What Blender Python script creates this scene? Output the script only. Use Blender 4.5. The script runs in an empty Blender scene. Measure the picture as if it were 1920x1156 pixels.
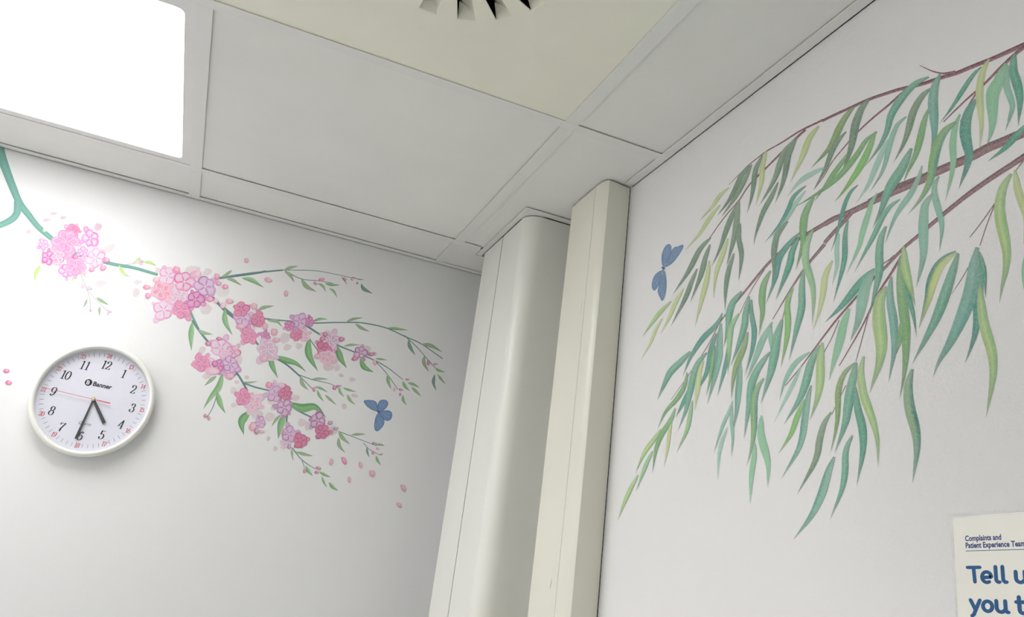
import bpy, bmesh, math
from mathutils import Vector, Matrix
S = bpy.context.scene
COL = S.collection
H = 2.4                                   # ceiling height; all z below are measured down from the ceiling
XW, YW = 0.1956, 0.7638                   # right wall plane and back wall plane (metres)
XL, YF = -2.6, -2.0                       # the unseen left and front walls
# ---------------------------------------------------------------- camera
cd = bpy.data.cameras.new('camera'); cam = bpy.data.objects.new('camera', cd); COL.objects.link(cam); S.camera = cam
cd.sensor_width = 36.0; cd.lens = 1462.01*36/1920
cd.shift_x = -0.959/1920; cd.shift_y = -112.87/1920; cd.clip_start = 0.01
yaw, pit, rol = .3333, .4051, .1394
fw = Vector((math.sin(yaw)*math.cos(pit), math.cos(yaw)*math.cos(pit), math.sin(pit)))
r0 = Vector((math.cos(yaw), -math.sin(yaw), 0)); u0 = r0.cross(fw)
rt = r0*math.cos(rol) + u0*math.sin(rol); up = u0*math.cos(rol) - r0*math.sin(rol)
M = Matrix((rt, up, -fw)).transposed().to_4x4(); M.translation = Vector((-.4354, -1.0545, H-.7262)); cam.matrix_world = M
# ---------------------------------------------------------------- world, exposure, lamp powers
wd = bpy.data.worlds.new('world'); S.world = wd; wd.use_nodes = True
wd.node_tree.nodes['Background'].inputs[0].default_value = (.5, .5, .52, 1); wd.node_tree.nodes['Background'].inputs[1].default_value = .0
S.view_settings.view_transform = 'Standard'; S.view_settings.look = 'None'; S.view_settings.gamma = 1; S.view_settings.use_curve_mapping = False
S.view_settings.exposure = 1.33
PANEL = 2.75                              # emission of the ceiling light beside the clock wall
PANEL_FILL = 5.9                          # emission of the unseen fill lights added to brighten the room
PANEL_TINT = (1.0, .995, .99)

DATA = {
 'WL': [
  ["ol",[-4328,-1337,-4201,-1352,-4100,-1409,-4011,-1492,-3950,-1580,-3876,-1673,-3788,-1734,-3678,-1793,-3565,-1854],[-4347,-1365,-4261,-1430,-4185,-1502,-4112,-1590,-4044,-1670,-3946,-1749,-3833,-1791,-3701,-1823,-3567,-1856]],
  ["dg",[-4186,-1619,-4075,-1636,-3985,-1684,-3902,-1758,-3850,-1843,-3800,-1939,-3742,-2023,-3676,-2103,-3608,-2182],[-4200,-1640,-4120,-1693,-4050,-1753,-3979,-1829,-3924,-1905,-3859,-1989,-3782,-2059,-3697,-2122,-3610,-2184]],
  ["dg",[-4567,-1360,-4436,-1377,-4344,-1461,-4276,-1575,-4244,-1705,-4219,-1832,-4182,-1956,-4132,-2068,-4070,-2172],[-4590,-1393,-4509,-1466,-4450,-1561,-4401,-1672,-4363,-1787,-4312,-1900,-4245,-2006,-4164,-2096,-4073,-2174]],
  ["tl",[-5413,-1558,-5237,-1510,-5075,-1546,-4931,-1622,-4822,-1742,-4770,-1906,-4687,-2039,-4575,-2150,-4452,-2248],[-5422,-1586,-5271,-1591,-5137,-1646,-5013,-1727,-4911,-1826,-4842,-1969,-4733,-2089,-4598,-2177,-4454,-2251]],
  ["gg",[-4655,-1868,-4473,-1879,-4330,-1979,-4185,-2065,-4031,-2142,-3860,-2203,-3665,-2240,-3453,-2267,-3224,-2289],[-4667,-1890,-4517,-1940,-4394,-2053,-4254,-2150,-4092,-2224,-3904,-2270,-3693,-2288,-3467,-2293,-3225,-2291]],
  ["bg",[-4628,-1857,-4545,-1937,-4470,-2025,-4397,-2111,-4319,-2195,-4233,-2279,-4141,-2363,-4047,-2441,-3951,-2507],[-4651,-1878,-4612,-1997,-4556,-2102,-4490,-2200,-4402,-2281,-4298,-2349,-4186,-2412,-4069,-2467,-3953,-2509]],
  ["gg",[-4187,-1935,-4113,-1970,-4040,-2010,-3964,-2052,-3882,-2111,-3821,-2166,-3753,-2228,-3682,-2293,-3613,-2358],[-4204,-1953,-4161,-2022,-4099,-2077,-4030,-2127,-3945,-2180,-3872,-2220,-3789,-2265,-3701,-2313,-3615,-2359]],
  ["mt",[-4827,-2046,-4740,-2097,-4666,-2170,-4600,-2255,-4543,-2345,-4495,-2437,-4434,-2521,-4360,-2596,-4281,-2672],[-4845,-2065,-4792,-2150,-4735,-2235,-4679,-2325,-4617,-2408,-4553,-2489,-4472,-2560,-4379,-2617,-4283,-2674]],
  ["lt",[-5076,-1895,-4946,-1907,-4860,-1988,-4797,-2098,-4751,-2220,-4713,-2336,-4659,-2442,-4582,-2528,-4493,-2615],[-5087,-1915,-4985,-1962,-4923,-2048,-4870,-2156,-4820,-2271,-4767,-2378,-4694,-2475,-4599,-2546,-4495,-2617]],
  ["sg",[-5428,-1717,-5303,-1716,-5203,-1776,-5122,-1870,-5076,-1988,-5036,-2105,-4987,-2211,-4924,-2308,-4852,-2399],[-5440,-1744,-5347,-1789,-5273,-1860,-5209,-1952,-5160,-2057,-5102,-2161,-5031,-2253,-4946,-2330,-4853,-2401]],
  ["gg",[-5360,-1960,-5290,-2030,-5239,-2123,-5196,-2225,-5159,-2324,-5120,-2423,-5066,-2515,-5014,-2606,-4972,-2701],[-5380,-1979,-5348,-2082,-5315,-2183,-5281,-2290,-5237,-2387,-5180,-2476,-5107,-2554,-5036,-2626,-4974,-2702]],
  ["bt",[-5544,-1611,-5453,-1669,-5397,-1776,-5367,-1907,-5371,-2048,-5377,-2183,-5377,-2312,-5358,-2430,-5328,-2544],[-5570,-1641,-5531,-1748,-5505,-1857,-5490,-1977,-5484,-2103,-5466,-2229,-5438,-2350,-5389,-2453,-5330,-2546]],
  ["ts",[-6025,-1822,-5942,-1834,-5868,-1873,-5800,-1928,-5737,-1987,-5677,-2050,-5614,-2111,-5548,-2166,-5479,-2220],[-6032,-1837,-5965,-1876,-5903,-1925,-5840,-1984,-5775,-2038,-5707,-2091,-5635,-2140,-5558,-2181,-5480,-2222]],
  ["mg",[-6273,-1934,-6194,-1993,-6125,-2058,-6048,-2138,-6025,-2275,-6027,-2412,-6024,-2534,-6006,-2642,-5970,-2747],[-6302,-1967,-6274,-2087,-6225,-2183,-6173,-2256,-6150,-2350,-6126,-2467,-6091,-2579,-6039,-2670,-5972,-2749]],
  ["lt",[-6299,-1986,-6255,-2059,-6226,-2146,-6226,-2257,-6246,-2361,-6257,-2447,-6235,-2526,-6208,-2605,-6177,-2685],[-6316,-2001,-6304,-2099,-6292,-2183,-6298,-2277,-6312,-2377,-6309,-2478,-6269,-2556,-6225,-2621,-6178,-2686]],
  ["ts",[-6375,-1885,-6324,-1962,-6300,-2067,-6308,-2187,-6320,-2294,-6330,-2395,-6328,-2494,-6319,-2596,-6308,-2700],[-6398,-1906,-6392,-2013,-6388,-2108,-6404,-2215,-6409,-2325,-6401,-2430,-6376,-2524,-6343,-2613,-6310,-2701]],
  ["td",[-5919,-2152,-5812,-2197,-5741,-2301,-5703,-2444,-5713,-2599,-5734,-2730,-5712,-2842,-5665,-2959,-5623,-3066],[-5942,-2184,-5885,-2281,-5847,-2385,-5828,-2506,-5827,-2637,-5823,-2774,-5770,-2887,-5694,-2984,-5625,-3068]],
  ["yl",[-6116,-1780,-6027,-1841,-5968,-1946,-5932,-2077,-5925,-2219,-5926,-2358,-5925,-2496,-5912,-2623,-5894,-2752],[-6132,-1802,-6076,-1898,-6037,-2006,-6012,-2128,-5999,-2257,-5985,-2387,-5966,-2519,-5933,-2635,-5896,-2753]],
  ["mg",[-5726,-2229,-5648,-2305,-5598,-2417,-5569,-2544,-5566,-2675,-5554,-2787,-5527,-2906,-5494,-3020,-5458,-3137],[-5743,-2248,-5700,-2351,-5669,-2465,-5649,-2586,-5640,-2711,-5612,-2822,-5567,-2932,-5514,-3034,-5460,-3139]],
  ["gt",[-5676,-2286,-5527,-2289,-5414,-2376,-5338,-2510,-5297,-2657,-5270,-2789,-5200,-2910,-5108,-3011,-4996,-3092],[-5690,-2317,-5580,-2373,-5503,-2466,-5446,-2592,-5400,-2725,-5349,-2851,-5249,-2960,-5131,-3039,-4998,-3094]],
  ["tl",[-5100,-2319,-5002,-2386,-4916,-2465,-4822,-2537,-4733,-2625,-4672,-2741,-4626,-2859,-4569,-2969,-4507,-3079],[-5128,-2346,-5082,-2465,-5016,-2569,-4931,-2655,-4841,-2727,-4765,-2814,-4690,-2910,-4601,-2996,-4509,-3081]],
  ["lt",[-5219,-2601,-5157,-2693,-5086,-2779,-5004,-2857,-4912,-2928,-4831,-3012,-4764,-3113,-4713,-3222,-4665,-3337],[-5236,-2614,-5204,-2732,-5143,-2834,-5063,-2922,-4967,-2990,-4878,-3057,-4800,-3142,-4733,-3235,-4666,-3338]],
  ["ts",[-6408,-2706,-6350,-2715,-6289,-2737,-6238,-2763,-6187,-2798,-6134,-2833,-6081,-2860,-6022,-2886,-5963,-2913],[-6417,-2724,-6374,-2764,-6323,-2799,-6278,-2831,-6223,-2862,-6160,-2884,-6097,-2897,-6031,-2906,-5964,-2915]],
  ["lt",[-5408,-2816,-5329,-2882,-5305,-2993,-5320,-3121,-5342,-3241,-5363,-3351,-5362,-3452,-5350,-3554,-5333,-3660],[-5426,-2833,-5386,-2921,-5382,-3017,-5402,-3135,-5417,-3254,-5423,-3368,-5403,-3470,-5371,-3565,-5334,-3661]],
  ["lt",[-5312,-2976,-5191,-3034,-5137,-3163,-5112,-3303,-5105,-3444,-5106,-3573,-5090,-3704,-5057,-3829,-5021,-3957],[-5335,-3003,-5267,-3098,-5246,-3218,-5234,-3351,-5217,-3484,-5194,-3609,-5149,-3734,-5088,-3845,-5023,-3959]],
  ["td",[-4330,-2435,-4211,-2456,-4126,-2528,-4065,-2628,-4023,-2731,-3989,-2839,-3949,-2949,-3908,-3052,-3860,-3145],[-4340,-2450,-4245,-2496,-4179,-2572,-4127,-2671,-4081,-2768,-4035,-2867,-3981,-2969,-3925,-3062,-3861,-3146]],
  ["mg",[-4606,-2664,-4496,-2729,-4432,-2838,-4370,-2944,-4319,-3060,-4285,-3181,-4229,-3288,-4160,-3398,-4089,-3509],[-4623,-2681,-4548,-2774,-4504,-2887,-4450,-2998,-4395,-3107,-4345,-3219,-4269,-3317,-4181,-3413,-4090,-3510]],
  ["tl",[-4908,-2871,-4771,-2879,-4663,-2940,-4575,-3029,-4505,-3131,-4434,-3223,-4358,-3321,-4286,-3421,-4211,-3525],[-4917,-2888,-4803,-2927,-4716,-2996,-4640,-3084,-4566,-3181,-4483,-3264,-4392,-3349,-4304,-3435,-4213,-3526]],
  ["td",[-4146,-2824,-4082,-2935,-4052,-3063,-4042,-3196,-4028,-3306,-3994,-3429,-3956,-3546,-3912,-3674,-3870,-3799],[-4167,-2837,-4142,-2966,-4131,-3095,-4129,-3229,-4107,-3343,-4056,-3461,-3999,-3568,-3934,-3686,-3871,-3800]],
  ["mt",[-4001,-2949,-3958,-3013,-3928,-3092,-3918,-3175,-3922,-3263,-3920,-3348,-3905,-3424,-3883,-3501,-3860,-3579],[-4021,-2960,-4014,-3042,-4001,-3124,-4000,-3202,-3997,-3289,-3979,-3374,-3945,-3445,-3903,-3512,-3862,-3579]],
  ["ts",[-4500,-3557,-4380,-3580,-4272,-3620,-4182,-3676,-4096,-3740,-4009,-3810,-3918,-3877,-3821,-3939,-3721,-4000],[-4518,-3580,-4431,-3645,-4345,-3699,-4269,-3761,-4177,-3819,-4072,-3874,-3961,-3923,-3843,-3963,-3723,-4001]],
  ["lt",[-4479,-3576,-4373,-3628,-4292,-3706,-4245,-3804,-4217,-3909,-4201,-4020,-4178,-4123,-4141,-4221,-4100,-4319],[-4512,-3603,-4468,-3702,-4425,-3786,-4399,-3876,-4361,-3971,-4315,-4071,-4255,-4163,-4180,-4243,-4103,-4321]],
  ["tl",[-4687,-3112,-4590,-3195,-4540,-3320,-4519,-3456,-4517,-3586,-4496,-3701,-4463,-3826,-4433,-3948,-4401,-4073],[-4712,-3133,-4666,-3245,-4642,-3366,-4634,-3496,-4622,-3626,-4578,-3741,-4519,-3854,-4462,-3962,-4403,-4075]],
  ["ts",[-4840,-3567,-4819,-3681,-4820,-3801,-4848,-3922,-4884,-4038,-4921,-4149,-4949,-4261,-4967,-4372,-4984,-4483],[-4861,-3573,-4879,-3695,-4895,-3809,-4928,-3922,-4957,-4038,-4979,-4151,-4990,-4265,-4988,-4374,-4986,-4484]],
  ["gg",[-4839,-3549,-4792,-3747,-4776,-3949,-4784,-4147,-4799,-4342,-4798,-4533,-4787,-4721,-4760,-4895,-4717,-5069],[-4872,-3561,-4885,-3774,-4894,-3974,-4913,-4167,-4917,-4365,-4891,-4555,-4851,-4739,-4792,-4906,-4720,-5070]],
  ["yg",[-4900,-3435,-4872,-3520,-4859,-3609,-4861,-3704,-4882,-3796,-4909,-3888,-4939,-3978,-4969,-4067,-4996,-4153],[-4927,-3444,-4946,-3543,-4954,-3633,-4965,-3719,-4977,-3804,-4984,-3893,-4991,-3981,-4995,-4069,-4998,-4154]],
  ["gg",[-4807,-4245,-4784,-4287,-4770,-4331,-4760,-4375,-4752,-4419,-4745,-4464,-4735,-4509,-4725,-4554,-4715,-4600],[-4825,-4250,-4834,-4301,-4835,-4350,-4831,-4398,-4817,-4444,-4795,-4485,-4770,-4525,-4743,-4563,-4716,-4601]],
  ["by",[-5515,-3706,-5390,-3711,-5276,-3757,-5194,-3848,-5145,-3953,-5120,-4065,-5089,-4170,-5053,-4280,-5015,-4391],[-5529,-3735,-5436,-3790,-5359,-3846,-5303,-3927,-5253,-4013,-5207,-4109,-5148,-4203,-5083,-4297,-5017,-4392]],
  ["tl",[-5531,-3735,-5439,-3850,-5363,-3974,-5289,-4102,-5220,-4234,-5150,-4360,-5068,-4485,-4987,-4607,-4899,-4737],[-5557,-3753,-5515,-3899,-5460,-4035,-5397,-4170,-5319,-4298,-5227,-4414,-5121,-4524,-5015,-4627,-4901,-4738]],
  ["ts",[-5761,-3806,-5759,-3865,-5764,-3922,-5768,-3984,-5771,-4041,-5772,-4098,-5773,-4159,-5774,-4221,-5776,-4281],[-5772,-3806,-5792,-3867,-5806,-3926,-5814,-3991,-5813,-4050,-5806,-4107,-5797,-4165,-5787,-4224,-5777,-4282]],
  ["td",[-5741,-3843,-5706,-3967,-5679,-4100,-5653,-4235,-5634,-4368,-5617,-4496,-5587,-4616,-5542,-4732,-5489,-4848],[-5766,-3851,-5776,-3990,-5768,-4129,-5751,-4268,-5724,-4398,-5688,-4523,-5634,-4640,-5566,-4746,-5491,-4849]],
  ["bt",[-5735,-3746,-5648,-3887,-5592,-4044,-5532,-4194,-5459,-4337,-5380,-4484,-5294,-4624,-5200,-4759,-5130,-4913],[-5770,-3765,-5748,-3936,-5719,-4104,-5669,-4271,-5581,-4417,-5475,-4551,-5359,-4673,-5235,-4782,-5133,-4915]],
  ["yg",[-5720,-4135,-5686,-4299,-5676,-4466,-5690,-4631,-5722,-4787,-5730,-4934,-5710,-5082,-5678,-5227,-5641,-5370],[-5747,-4141,-5762,-4314,-5771,-4475,-5794,-4630,-5817,-4790,-5805,-4947,-5761,-5097,-5704,-5236,-5643,-5371]],
  ["yg",[-6169,-3137,-6045,-3227,-5978,-3387,-5961,-3569,-5979,-3746,-5992,-3908,-5974,-4063,-5934,-4213,-5901,-4366],[-6190,-3162,-6113,-3288,-6076,-3434,-6072,-3596,-6080,-3764,-6071,-3933,-6027,-4088,-5961,-4227,-5903,-4367]],
  ["yl",[-6210,-3125,-6189,-3222,-6183,-3322,-6195,-3427,-6213,-3524,-6230,-3615,-6228,-3704,-6215,-3796,-6200,-3890],[-6230,-3132,-6245,-3239,-6253,-3335,-6272,-3433,-6284,-3530,-6286,-3629,-6267,-3721,-6234,-3806,-6201,-3890]],
  ["mg",[-6236,-3925,-6201,-3978,-6173,-4037,-6153,-4100,-6143,-4168,-6142,-4237,-6146,-4306,-6155,-4373,-6164,-4440],[-6249,-3933,-6238,-4000,-6221,-4062,-6207,-4123,-6194,-4184,-6183,-4246,-6174,-4310,-6169,-4375,-6165,-4440]],
  ["yg",[-4640,-3813,-4497,-3899,-4445,-4055,-4432,-4221,-4452,-4378,-4457,-4516,-4435,-4656,-4391,-4791,-4340,-4933],[-4677,-3844,-4616,-3967,-4609,-4102,-4613,-4254,-4617,-4409,-4587,-4554,-4522,-4691,-4436,-4811,-4343,-4934]],
  ["bt",[-4711,-3725,-4654,-3862,-4637,-4015,-4651,-4169,-4660,-4318,-4665,-4458,-4654,-4596,-4628,-4728,-4596,-4869],[-4739,-3737,-4733,-3888,-4738,-4034,-4762,-4185,-4762,-4337,-4745,-4478,-4709,-4614,-4656,-4738,-4598,-4870]],
  ["mg",[-4099,-3920,-4016,-3994,-3952,-4086,-3908,-4187,-3875,-4289,-3842,-4389,-3811,-4493,-3787,-4598,-3762,-4704],[-4128,-3937,-4100,-4041,-4064,-4139,-4034,-4240,-3990,-4339,-3934,-4429,-3876,-4519,-3820,-4611,-3765,-4705]],
  ["yl",[-3876,-3253,-3779,-3316,-3708,-3406,-3681,-3517,-3662,-3628,-3638,-3737,-3610,-3843,-3572,-3946,-3531,-4045],[-3898,-3270,-3843,-3362,-3798,-3452,-3783,-3557,-3755,-3667,-3711,-3770,-3660,-3867,-3598,-3959,-3533,-4046]],
  ["lt",[-3468,-4293,-3353,-4308,-3240,-4338,-3147,-4391,-3075,-4461,-3018,-4542,-2981,-4626,-2955,-4715,-2929,-4803],[-3479,-4308,-3385,-4350,-3291,-4388,-3215,-4440,-3144,-4501,-3077,-4570,-3023,-4642,-2977,-4722,-2931,-4804]],
  ["mt",[-3314,-4437,-3246,-4507,-3182,-4582,-3120,-4653,-3059,-4728,-2999,-4811,-2945,-4889,-2889,-4973,-2832,-5057],[-3329,-4445,-3287,-4528,-3236,-4609,-3179,-4684,-3114,-4757,-3044,-4832,-2977,-4904,-2905,-4981,-2833,-5058]],
  ["tl",[-3634,-4244,-3511,-4321,-3418,-4427,-3362,-4549,-3314,-4664,-3263,-4778,-3190,-4884,-3099,-4991,-3003,-5100],[-3663,-4263,-3595,-4372,-3535,-4479,-3495,-4599,-3435,-4714,-3356,-4823,-3252,-4919,-3131,-5009,-3006,-5101]],
  ["yg",[-3666,-4224,-3608,-4324,-3576,-4440,-3565,-4559,-3559,-4674,-3548,-4784,-3525,-4893,-3488,-4998,-3447,-5106],[-3700,-4235,-3705,-4353,-3700,-4469,-3703,-4588,-3686,-4705,-3647,-4813,-3592,-4917,-3523,-5012,-3449,-5107]],
  ["tt",[-3470,-4699,-3388,-4822,-3340,-4955,-3302,-5099,-3278,-5229,-3230,-5370,-3155,-5482,-3053,-5604,-2950,-5728],[-3497,-4709,-3466,-4847,-3441,-4981,-3414,-5124,-3381,-5255,-3308,-5398,-3206,-5506,-3080,-5617,-2952,-5729]],
  ["bg",[-3359,-4846,-3287,-4908,-3224,-4980,-3173,-5055,-3135,-5136,-3092,-5216,-3038,-5286,-2973,-5359,-2907,-5431],[-3380,-4856,-3346,-4936,-3301,-5013,-3261,-5088,-3216,-5167,-3154,-5244,-3079,-5308,-2994,-5370,-2909,-5432]],
  ["sg",[-3774,-5051,-3655,-5134,-3581,-5242,-3532,-5363,-3510,-5474,-3455,-5589,-3383,-5692,-3297,-5805,-3211,-5918],[-3795,-5064,-3718,-5165,-3669,-5271,-3632,-5386,-3601,-5499,-3524,-5616,-3430,-5712,-3321,-5816,-3213,-5919]],
  ["ol",[-4161,-4562,-4008,-4615,-3904,-4720,-3852,-4856,-3847,-4993,-3842,-5125,-3821,-5257,-3787,-5384,-3745,-5510],[-4174,-4577,-4054,-4653,-3977,-4753,-3939,-4878,-3927,-5007,-3905,-5138,-3864,-5268,-3809,-5391,-3746,-5510]],
  ["tl",[-4164,-4565,-4087,-4673,-4032,-4791,-3990,-4914,-3964,-5037,-3946,-5157,-3910,-5274,-3861,-5393,-3809,-5515],[-4197,-4578,-4182,-4707,-4154,-4830,-4127,-4953,-4090,-5070,-4045,-5187,-3977,-5298,-3895,-5407,-3812,-5516]],
  ["ts",[-4137,-4838,-4115,-4971,-4124,-5111,-4155,-5246,-4171,-5370,-4173,-5495,-4157,-5619,-4130,-5745,-4100,-5873],[-4166,-4841,-4196,-4976,-4227,-5109,-4268,-5244,-4275,-5378,-4254,-5507,-4213,-5631,-4158,-5752,-4102,-5873]],
  ["yg",[-4274,-4520,-4198,-4658,-4185,-4818,-4214,-4985,-4278,-5140,-4337,-5284,-4382,-5426,-4394,-5565,-4396,-5710],[-4302,-4531,-4279,-4679,-4289,-4826,-4325,-4977,-4377,-5127,-4415,-5276,-4437,-5426,-4423,-5567,-4398,-5710]],
  ["tl",[-4069,-5343,-3974,-5430,-3923,-5542,-3911,-5662,-3896,-5769,-3870,-5875,-3827,-5976,-3771,-6084,-3714,-6193],[-4089,-5354,-4034,-5453,-4007,-5556,-4004,-5672,-3981,-5783,-3936,-5891,-3871,-5990,-3794,-6091,-3716,-6193]],
  ["tt",[-3795,-5542,-3697,-5637,-3626,-5748,-3566,-5866,-3507,-5973,-3439,-6084,-3354,-6187,-3251,-6290,-3144,-6395],[-3823,-5553,-3777,-5665,-3732,-5778,-3684,-5899,-3612,-6009,-3520,-6117,-3407,-6214,-3278,-6304,-3146,-6396]],
  ["te",[-4889,-4779,-4801,-4903,-4771,-5053,-4780,-5209,-4818,-5352,-4844,-5479,-4845,-5614,-4826,-5748,-4803,-5888],[-4919,-4792,-4890,-4930,-4887,-5065,-4907,-5205,-4934,-5346,-4935,-5484,-4907,-5624,-4858,-5754,-4805,-5889]],
  ["yl",[-1830,-1359,-1710,-1355,-1596,-1366,-1507,-1403,-1440,-1457,-1363,-1508,-1281,-1548,-1187,-1589,-1094,-1631],[-1845,-1378,-1753,-1408,-1660,-1433,-1588,-1474,-1516,-1522,-1421,-1561,-1319,-1586,-1208,-1609,-1096,-1633]],
  ["yl",[-1619,-1566,-1488,-1592,-1362,-1635,-1256,-1694,-1162,-1768,-1067,-1841,-959,-1902,-841,-1959,-721,-2016],[-1639,-1585,-1545,-1646,-1439,-1703,-1347,-1766,-1247,-1834,-1133,-1896,-1004,-1941,-864,-1979,-723,-2017]],
  ["dg",[-2368,-1214,-2215,-1216,-2083,-1256,-2003,-1341,-1931,-1432,-1853,-1517,-1767,-1596,-1664,-1665,-1554,-1728],[-2388,-1239,-2277,-1288,-2178,-1342,-2117,-1429,-2035,-1514,-1934,-1584,-1821,-1645,-1691,-1690,-1556,-1730]],
  ["sg",[-2352,-1231,-2261,-1297,-2180,-1371,-2096,-1445,-2016,-1519,-1933,-1593,-1844,-1662,-1750,-1730,-1651,-1799],[-2375,-1250,-2327,-1350,-2265,-1439,-2189,-1521,-2101,-1591,-2000,-1651,-1890,-1703,-1774,-1752,-1653,-1800]],
  ["dg",[-2601,-1174,-2499,-1230,-2418,-1306,-2379,-1416,-2368,-1536,-2356,-1651,-2338,-1766,-2308,-1873,-2273,-1978],[-2626,-1196,-2572,-1292,-2517,-1376,-2494,-1481,-2474,-1593,-2440,-1698,-2396,-1801,-2338,-1891,-2276,-1979]],
  ["yl",[-2681,-1144,-2616,-1221,-2568,-1311,-2549,-1421,-2549,-1531,-2534,-1631,-2513,-1734,-2491,-1835,-2466,-1938],[-2709,-1163,-2693,-1274,-2669,-1372,-2662,-1479,-2652,-1587,-2615,-1679,-2569,-1769,-2520,-1853,-2468,-1939]],
  ["sg",[-3323,-1255,-3162,-1271,-3020,-1322,-2934,-1436,-2875,-1559,-2817,-1670,-2734,-1774,-2637,-1873,-2534,-1975],[-3343,-1282,-3222,-1346,-3113,-1410,-3048,-1522,-2981,-1637,-2898,-1735,-2789,-1822,-2665,-1899,-2536,-1977]],
  ["dg",[-3296,-1263,-3193,-1322,-3110,-1403,-3063,-1517,-3038,-1636,-3012,-1750,-2975,-1861,-2927,-1964,-2873,-2069],[-3321,-1287,-3266,-1388,-3209,-1479,-3178,-1590,-3144,-1702,-3095,-1805,-3032,-1902,-2956,-1986,-2875,-2071]],
  ["yl",[-3721,-1283,-3609,-1304,-3511,-1353,-3443,-1435,-3395,-1528,-3344,-1616,-3291,-1702,-3240,-1791,-3186,-1882],[-3741,-1308,-3669,-1374,-3596,-1437,-3544,-1520,-3489,-1605,-3418,-1679,-3343,-1746,-3267,-1813,-3188,-1884]],
  ["dg",[-2929,-1762,-2838,-1834,-2750,-1914,-2656,-1991,-2574,-2083,-2516,-2200,-2473,-2311,-2440,-2425,-2428,-2553],[-2952,-1780,-2902,-1885,-2832,-1981,-2747,-2065,-2663,-2147,-2590,-2247,-2525,-2342,-2468,-2439,-2430,-2554]],
  ["mt",[-3456,-2129,-3353,-2162,-3259,-2210,-3178,-2273,-3105,-2340,-3037,-2405,-2953,-2464,-2858,-2516,-2757,-2569],[-3471,-2145,-3396,-2207,-3317,-2265,-3246,-2332,-3168,-2395,-3085,-2450,-2985,-2497,-2874,-2533,-2758,-2570]],
  ["td",[-3471,-2061,-3323,-2067,-3198,-2110,-3123,-2206,-3055,-2294,-2975,-2380,-2881,-2449,-2769,-2518,-2654,-2589],[-3482,-2078,-3359,-2115,-3258,-2166,-3196,-2261,-3122,-2347,-3025,-2425,-2915,-2481,-2787,-2535,-2656,-2591]],
  ["mt",[-3800,-1946,-3695,-1919,-3592,-1904,-3493,-1898,-3400,-1903,-3312,-1931,-3244,-1974,-3177,-2025,-3110,-2075],[-3809,-1967,-3721,-1980,-3629,-1982,-3538,-1985,-3450,-1984,-3361,-1994,-3282,-2016,-3197,-2046,-3111,-2077]],
  ["gg",[-3599,-2281,-3475,-2334,-3387,-2428,-3343,-2557,-3336,-2693,-3352,-2829,-3330,-2943,-3291,-3065,-3251,-3188],[-3626,-2308,-3559,-2405,-3505,-2504,-3480,-2623,-3463,-2742,-3451,-2872,-3397,-2980,-3326,-3084,-3254,-3189]],
  ["dg",[-3117,-2435,-2977,-2464,-2864,-2534,-2809,-2651,-2790,-2782,-2803,-2917,-2821,-3045,-2809,-3164,-2789,-3286],[-3137,-2458,-3041,-2527,-2960,-2601,-2925,-2708,-2899,-2824,-2889,-2944,-2881,-3067,-2839,-3177,-2792,-3287]],
  ["dg",[-2083,-1695,-1964,-1768,-1861,-1856,-1776,-1961,-1710,-2075,-1662,-2196,-1605,-2314,-1532,-2423,-1452,-2535],[-2110,-1716,-2042,-1827,-1965,-1929,-1894,-2038,-1822,-2142,-1751,-2248,-1666,-2352,-1563,-2444,-1454,-2536]],
  ["sg",[-2064,-1690,-2011,-1804,-1977,-1927,-1954,-2054,-1936,-2179,-1908,-2296,-1876,-2418,-1845,-2540,-1814,-2664],[-2100,-1708,-2113,-1854,-2108,-1988,-2098,-2122,-2068,-2246,-2012,-2352,-1948,-2456,-1883,-2559,-1817,-2665]],
  ["dg",[-2113,-2076,-2064,-2173,-2041,-2284,-2065,-2414,-2103,-2535,-2114,-2645,-2115,-2758,-2110,-2867,-2102,-2977],[-2142,-2091,-2148,-2212,-2148,-2321,-2182,-2442,-2210,-2566,-2200,-2677,-2174,-2782,-2140,-2880,-2105,-2978]],
  ["dg",[-1397,-2033,-1209,-2053,-1060,-2113,-946,-2210,-859,-2303,-756,-2411,-649,-2501,-525,-2593,-399,-2688],[-1421,-2058,-1283,-2122,-1169,-2194,-1076,-2295,-979,-2381,-850,-2474,-714,-2546,-559,-2617,-401,-2689]],
  ["dg",[-1382,-2147,-1288,-2227,-1215,-2323,-1176,-2418,-1129,-2539,-1087,-2631,-1034,-2738,-977,-2852,-922,-2962],[-1414,-2166,-1379,-2279,-1334,-2385,-1310,-2483,-1251,-2602,-1184,-2683,-1101,-2774,-1011,-2870,-924,-2964]],
  ["dg",[-1059,-2443,-955,-2521,-867,-2615,-804,-2704,-725,-2819,-660,-2906,-579,-3006,-492,-3112,-408,-3216],[-1088,-2461,-1040,-2570,-977,-2674,-928,-2769,-838,-2881,-749,-2956,-641,-3041,-525,-3130,-411,-3218]],
  ["yl",[-1378,-2417,-1327,-2535,-1288,-2656,-1239,-2774,-1195,-2894,-1161,-3018,-1131,-3141,-1105,-3267,-1080,-3394],[-1411,-2431,-1420,-2574,-1407,-2708,-1370,-2834,-1317,-2948,-1258,-3060,-1199,-3169,-1140,-3281,-1083,-3395]],
  ["yl",[-704,-2668,-596,-2722,-501,-2786,-420,-2860,-364,-2946,-311,-3034,-248,-3115,-177,-3196,-105,-3278],[-729,-2684,-667,-2766,-594,-2841,-528,-2917,-466,-2996,-391,-3075,-303,-3144,-206,-3212,-107,-3279]],
  ["yg",[-373,-2781,-231,-2799,-98,-2828,22,-2868,114,-2921,204,-2987,286,-3049,374,-3117,464,-3186],[-394,-2800,-291,-2851,-180,-2894,-77,-2938,17,-2984,125,-3036,230,-3083,345,-3135,461,-3188]],
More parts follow.
